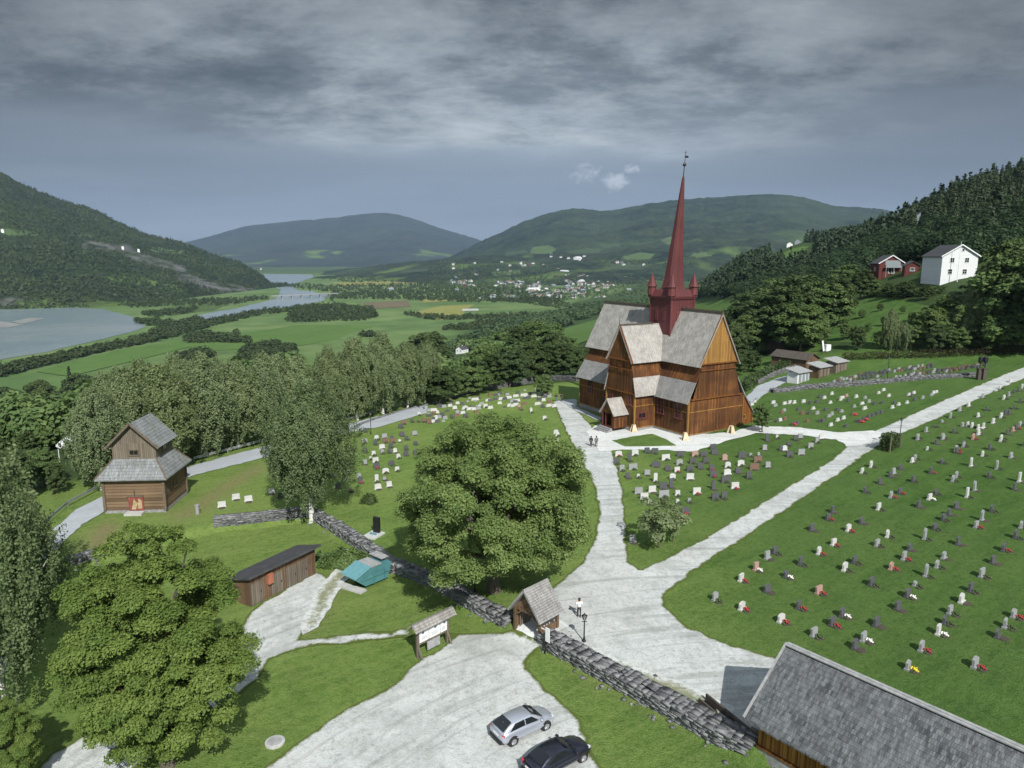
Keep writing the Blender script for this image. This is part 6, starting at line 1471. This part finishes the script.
# ------------------------------------------------------------------ woods that read as one mass
def proto(kind, n, seed):
    r = np.random.default_rng(seed)
    if kind == 'c':
        z = .06+.94*(1-np.sqrt(r.random(n))); a = r.uniform(0, 6.283, n); rad = (1.02-z)*.23*r.uniform(.4, 1, n)**.5
        C = np.stack([np.cos(a)*rad, np.sin(a)*rad, z], -1); Nn = unit(np.stack([np.cos(a), np.sin(a), np.full(n, .7)], -1)+r.normal(0, .35, (n, 3))); s = np.full(n, .055)
    else:
        d = unit(r.normal(size=(n, 3))); q = r.uniform(.35, 1, n)**.4; lob = 1+.2*np.sin(3*np.arctan2(d[:, 1], d[:, 0])+seed)
        C = np.stack([d[:, 0]*.42*q*lob, d[:, 1]*.42*q*lob, .52+d[:, 2]*.48*q], -1); Nn = unit(d+np.array([0, 0, .45])+r.normal(0, .4, (n, 3))); s = np.full(n, .10)
    return C, Nn, s
def mass(name, XYZ, hgt, kind, nleaf, m, lsf=1., wide=1., seed=1, tone=None, mixr=.4):
    r = np.random.default_rng(seed); Vs, vs = [], []; prs = [proto(kind, nleaf, seed*7+k) for k in range(6)]; pick = r.integers(0, 6, len(XYZ))
    tv = r.random(len(XYZ)) if tone is None else np.clip(tone+r.normal(0, .18, len(XYZ)), 0, 1)
    for k in range(6):
        q = np.where(pick == k)[0]
        if not len(q): continue
        C, Nn, s = prs[k]; a = r.uniform(0, 6.283, len(q)); ca, sa = np.cos(a)[:, None], np.sin(a)[:, None]; h = hgt[q][:, None]
        CC = np.stack([(C[:, 0]*ca-C[:, 1]*sa)*h*wide, (C[:, 0]*sa+C[:, 1]*ca)*h*wide, C[:, 2]*h], -1)+XYZ[q][:, None, :]
        NN = np.stack([Nn[:, 0]*ca-Nn[:, 1]*sa, Nn[:, 0]*sa+Nn[:, 1]*ca, np.broadcast_to(Nn[:, 2], (len(q), len(C)))], -1)
        n = len(q)*len(C); V = leafquads(CC.reshape(n, 3), NN.reshape(n, 3), (s*lsf*h).reshape(n)*r.uniform(.7, 1.3, n), r)
        Vs.append(V); vs.append(np.clip((1-mixr)*np.repeat(tv[q], len(C))+mixr*r.random(n), 0, 1))
    return tag(link(bpy.data.objects.new(name, leafmesh(name, np.concatenate(Vs), np.concatenate(vs), m))), kind='stuff')
CLEAR = [np.array(gp(*q)) for q in ([(558,352),(560,336),(576,322),(600,315),(613,318),(606,336),(578,348)],[(682,324),(694,302),(730,298),(740,306),(718,318),(700,328)],[(772,261),(792,247),(813,245),(797,259),(782,264)])]+[GARDEN, GARDEN2]
HOUSES = [(o.location.x, o.location.y, 16 if 'white_house' in o.name or 'villa' in o.name else 11) for o in bpy.data.objects if o.get('category') in ('house', 'cabin', 'cottage', 'outbuilding') and o.location.y < 2500]
def scatter(pr, zr, spacing, cond, seed):
    r = np.random.default_rng(seed); u0, u1 = (pr[0]-512)/FPX, (pr[1]-512)/FPX
    n = int((u1-u0)*(zr[1]**2-zr[0]**2)/2/spacing**2); y = np.sqrt(r.uniform(zr[0]**2, zr[1]**2, n)); x = y*r.uniform(u0, u1, n)
    z = H(x, y); PX, PY, _ = proj(x, y, z); k = cond(x, y, z, PX, PY)
    for c in CLEAR: k &= ~inpoly(x, y, c)
    for hx, hy, hr in HOUSES:
        t = np.array([hx, hy]); L = np.hypot(hx, hy); s = (x*hx+y*hy)/L; off = np.abs(x*hy-y*hx)/L
        k &= ~((np.hypot(x-hx, y-hy) < hr) | ((s < L) & (s > L-34) & (off < hr*.7)))
    for a_ in ((770,816,243,268),(684,742,298,332),(558,604,327,364),(446,482,352,378),(-4,18,438,476)): k &= ~((PX > a_[0]) & (PX < a_[1]) & (PY > a_[2]) & (PY < a_[3]))
    return np.column_stack([x, y, z])[k]
dd_ = lambda x, y: -(x+50)*.87+(y-95)*.49
lower = lambda x, y, z, PX, PY: (dd_(x, y) > 14) & (z > -79.5) & (PX < 660) & ~((PX > 640) & (y < 230))
near_ = scatter((-160, 665), (120, 330), 5.2, lambda *a: lower(*a) & ((a[3] < 440) | (a[1] > 205)), 3); r3 = np.random.default_rng(3)
mass('woods', near_, r3.uniform(7, 12.5, len(near_)), 'd', 420, M['leaf_mass1'] if 'leaf_mass1' in M else M['leaf_mid'], .62, seed=3)
far_ = scatter((-200, 700), (330, 800), 6.6, lambda x, y, z, PX, PY: (z > -80) & ((PX < 660) | (z < 0)), 4)
mass('woods', far_, np.random.default_rng(4).uniform(8, 14, len(far_)), 'd', 80, M['leaf_mid'], 1.35, seed=4)
far2 = scatter((430, 760), (800, 1500), 10, lambda x, y, z, PX, PY: (z > -79), 5)
mass('woods', far2, np.random.default_rng(5).uniform(9, 14, len(far2)), 'd', 40, M['leaf_dark'], 1.7, seed=5)
# right hillside: broadleaf below, dark conifers above
r6 = np.random.default_rng(6)
hs = scatter((660, 1330), (195, 420), 4.9, lambda x, y, z, PX, PY: ((PX > 830) & (PY < 290) & (PY < 300-(PX-830)*.05) | ((PX <= 830) & (y > 215))), 6)
con = r6.random(len(hs)) < np.clip((hs[:, 2]-34)/20, 0, .9)
mass('woods', hs[~con], r6.uniform(5.5, 9.5, (~con).sum()), 'd', 300, M['leaf_hill'], .62, seed=6); mass('conifer_woods', hs[con], r6.uniform(8, 15, con.sum()), 'c', 260, M['needle'], .85, seed=7)
hs2 = scatter((690, 1330), (420, 1150), 6.2, lambda x, y, z, PX, PY: y > 0, 8)
con = r6.random(len(hs2)) < np.where(hs2[:, 0]/hs2[:, 1] > .38, .85, .45)
mass('woods', hs2[~con], r6.uniform(6.5, 10, (~con).sum()), 'd', 70, M['leaf_hill'], 1.4, seed=8); mass('conifer_woods', hs2[con], r6.uniform(10, 17, con.sum()), 'c', 110, M['needle'], 1.35, seed=9)
# valley floor: river-bank belts and copses
def belt(poly, seed, dens=.55, hr=(5.5, 9.5)):
    p = np.array(poly, float); r = np.random.default_rng(seed); lo, hi = p.min(0), p.max(0); A = (hi-lo).prod(); n = max(6, int(A*dens))
    q = r.uniform(lo, hi, (n, 2)); k = inpoly(q[:, 0], q[:, 1], p); q = q[k]
    return np.array([P(a, b, VF) for a, b in q]), r.uniform(*hr, len(q))
BELTS = [[(0,372),(50,360),(100,349),(150,337),(215,322),(265,311),(266,314),(215,326),(160,341),(100,353),(50,365),(0,378)],[(-120,395),(0,368),(0,374),(-120,404)],
 [(132,322),(150,327),(176,327.5),(205,322),(200,318.5),(178,323),(160,321)],[(140,315),(160,312),(196,308),(200,311),(180,315),(160,318)],[(285,323),(290,313),(310,308),(345,306),(372,309),(378,317),(366,321),(330,321.5),(305,322)],[(262,311),(300,307),(330,304),(350,306),(300,311),(270,314)],
 [(180,341),(205,335),(222,337),(240,340),(252,341),(250,343.5),(215,343),(190,344)],[(236,358),(250,348),(275,345),(295,349),(296,360),(270,364),(245,364)],[(175,358),(205,352),(215,357),(195,363)],
 [(284,286),(300,284),(330,286),(345,292),(400,296),(470,298),(560,299),(560,303),(480,303),(400,300),(340,299),(330,302),(332,292),(310,291)],[(330,286),(420,283),(520,288),(560,294),(540,299),(440,297),(360,294)],
 [(400,314),(445,318),(500,316),(540,314),(535,317),(480,321),(430,320)],[(470,298),(520,297),(560,302),(575,308),(560,310),(530,305)],[(440,331),(470,325),(520,318),(560,312),(572,316),(530,325),(480,333)],[(233,335),(238,333),(241,336),(236,338)],
 [(355,338),(372,333),(376,338)],[(246,278),(262,276),(262,279),(250,281)],[(318,279),(360,276),(440,276),(430,282),(350,283)],[(150,333),(260,312),(262,313),(152,336)],[(130,302),(200,300),(262,297.5),(272,299),(250,302),(225,306),(180,306),(130,308)]]
L_ = [belt(b_, 100+i) for i, b_ in enumerate(BELTS)]
mass('valley_woods', np.concatenate([q[0] for q in L_]), np.concatenate([q[1] for q in L_]), 'd', 26, M['leaf_hill'], 2.0, wide=1.15, seed=11)
# left mountain forest
def mtnscatter(mt, n, seed, tmax=1.06, rockmax=.62, pxr=(-400, 288)):
    r = np.random.default_rng(seed); T, J = mt['X'].shape; tm = mt['t']; kmax = int(np.searchsorted(tm, tmax))
    fi = r.uniform(0, kmax-1.001, n*2); fj = r.uniform(0, J-1.001, n*2); i0, j0 = fi.astype(int), fj.astype(int); a, b = fi-i0, fj-j0
    def bl(A): return (A[i0, j0]*(1-a)*(1-b)+A[i0+1, j0]*a*(1-b)+A[i0, j0+1]*(1-a)*b+A[i0+1, j0+1]*a*b)
    X, Y, Z, K, Px = bl(mt['X']), bl(mt['Y']), bl(mt['Z']), bl(mt['rk']), bl(mt['PX']); k = (K < rockmax*r.uniform(.4, 1.6, n*2)) & (Px > pxr[0]) & (Px < pxr[1]); k &= fbm(X, Y, 5, 260) > -.33
    return np.column_stack([X, Y, Z-1])[k][:n]
lm = mtnscatter(LM, 22000, 12); r12 = np.random.default_rng(12); tone = np.clip(.45+fbm(lm[:, 0], lm[:, 1], 8, 420)*1.1, 0, 1); con = r12.random(len(lm)) < np.clip(.85-tone, .15, .8)
mass('mountain_forest', lm[~con], r12.uniform(7, 12, (~con).sum()), 'd', 9, M['leaf_mass'], 2.7, wide=1.15, seed=12, tone=tone[~con], mixr=.25); mass('mountain_forest', lm[con], r12.uniform(9, 15, con.sum()), 'c', 9, M['needle'], 2.9, seed=13, tone=tone[con], mixr=.25)
# ------------------------------------------------------------------ the far town
def on_hill(px, py):
    best = None
    for mt in (FH, MM):
        k = np.argmin((mt['PX']-px)**2+(mt['PY']-py)**2); i, j = np.unravel_index(k, mt['PX'].shape)
        if (mt['PX'][i, j]-px)**2+(mt['PY'][i, j]-py)**2 < 6 and mt['Z'][i, j] > VF: return np.array([mt['X'][i, j], mt['Y'][i, j], mt['Z'][i, j]])
    return P(px, py, VF)
def tinyhouse(wm, rm, w, d, h):
    m = MB(); walls4(m, -w/2, w/2, -d/2, d/2, -4, h, 0); m.poly([(-w/2,-d/2,h),(w/2,-d/2,h),(0,-d/2,h+w*.32)]); m.poly([(w/2,d/2,h),(-w/2,d/2,h),(0,d/2,h+w*.32)]); gable_roof(m, -w/2-.5, w/2+.5, -d/2-.5, d/2+.5, h-.1, h+w*.36, 'y', .25, 1); return m.mesh('town_house', [wm, rm])
M['townwall'] = plain('town_walls', (.55,.56,.55), .7)
M['townroof'] = plain('town_roof_tiles', (.20,.14,.12), .7)
M['palroof'] = plain('pale_metal_roof', (.55,.56,.57), .6)
TH_ = [('tiny white house with dark roof in the far valley town', tinyhouse(M['townwall'], M['darkroof'], 11, 15, 6)), ('tiny white house with pale roof in the far valley town', tinyhouse(M['townwall'], M['townroof'], 12, 16, 6)), ('tiny red house in the far valley town', tinyhouse(M['redboard'], M['darkroof'], 10, 14, 5)), ('wide pale-roofed hall in the far valley town', tinyhouse(M['white'], M['palroof'], 22, 48, 6)), ('tiny grey house in the far valley town', tinyhouse(M['greyboard'], M['greyboard'], 11, 15, 6))]
CL = [((450,262),(700,300),60),((442,281),(472,287),12),((496,282),(540,288),26),((528,286),(585,300),60),((566,283),(590,293),22),((590,282),(612,292),12),((520,262),(545,267),12),((545,256),(590,264),12),((577,259),(592,263),6),((592,262),(628,268),14),((622,268),(655,276),12),((560,272),(590,280),10),((478,297),(520,300),10),((250,268),(262,270),3),((316,265),(328,267),4),((384,288),(392,291),2)]
rt = random.Random(9)
for a, b, n in CL:
    for _ in range(n):
        px, py = rt.uniform(a[0], b[0]), rt.uniform(a[1], b[1]); g = on_hill(px, py); k = rt.choices(range(5), (3,3,1.5,.3,2))[0]
        o = link(bpy.data.objects.new('town_house', TH_[k][1])); o.location = tuple(g); o.rotation_euler = (0,0,rt.uniform(0, 3.14)); o.scale = (.95,)*3; tag(o, TH_[k][0], 'house', 'houses of the far valley town')
tw = [on_hill(rt.uniform(430, 700), rt.uniform(260, 301)) for _ in range(2600)]
mass('town_trees', np.array(tw), np.random.default_rng(2).uniform(8, 13, len(tw)), 'd', 12, M['leaf_dark'], 2.4, wide=1.2, seed=17)
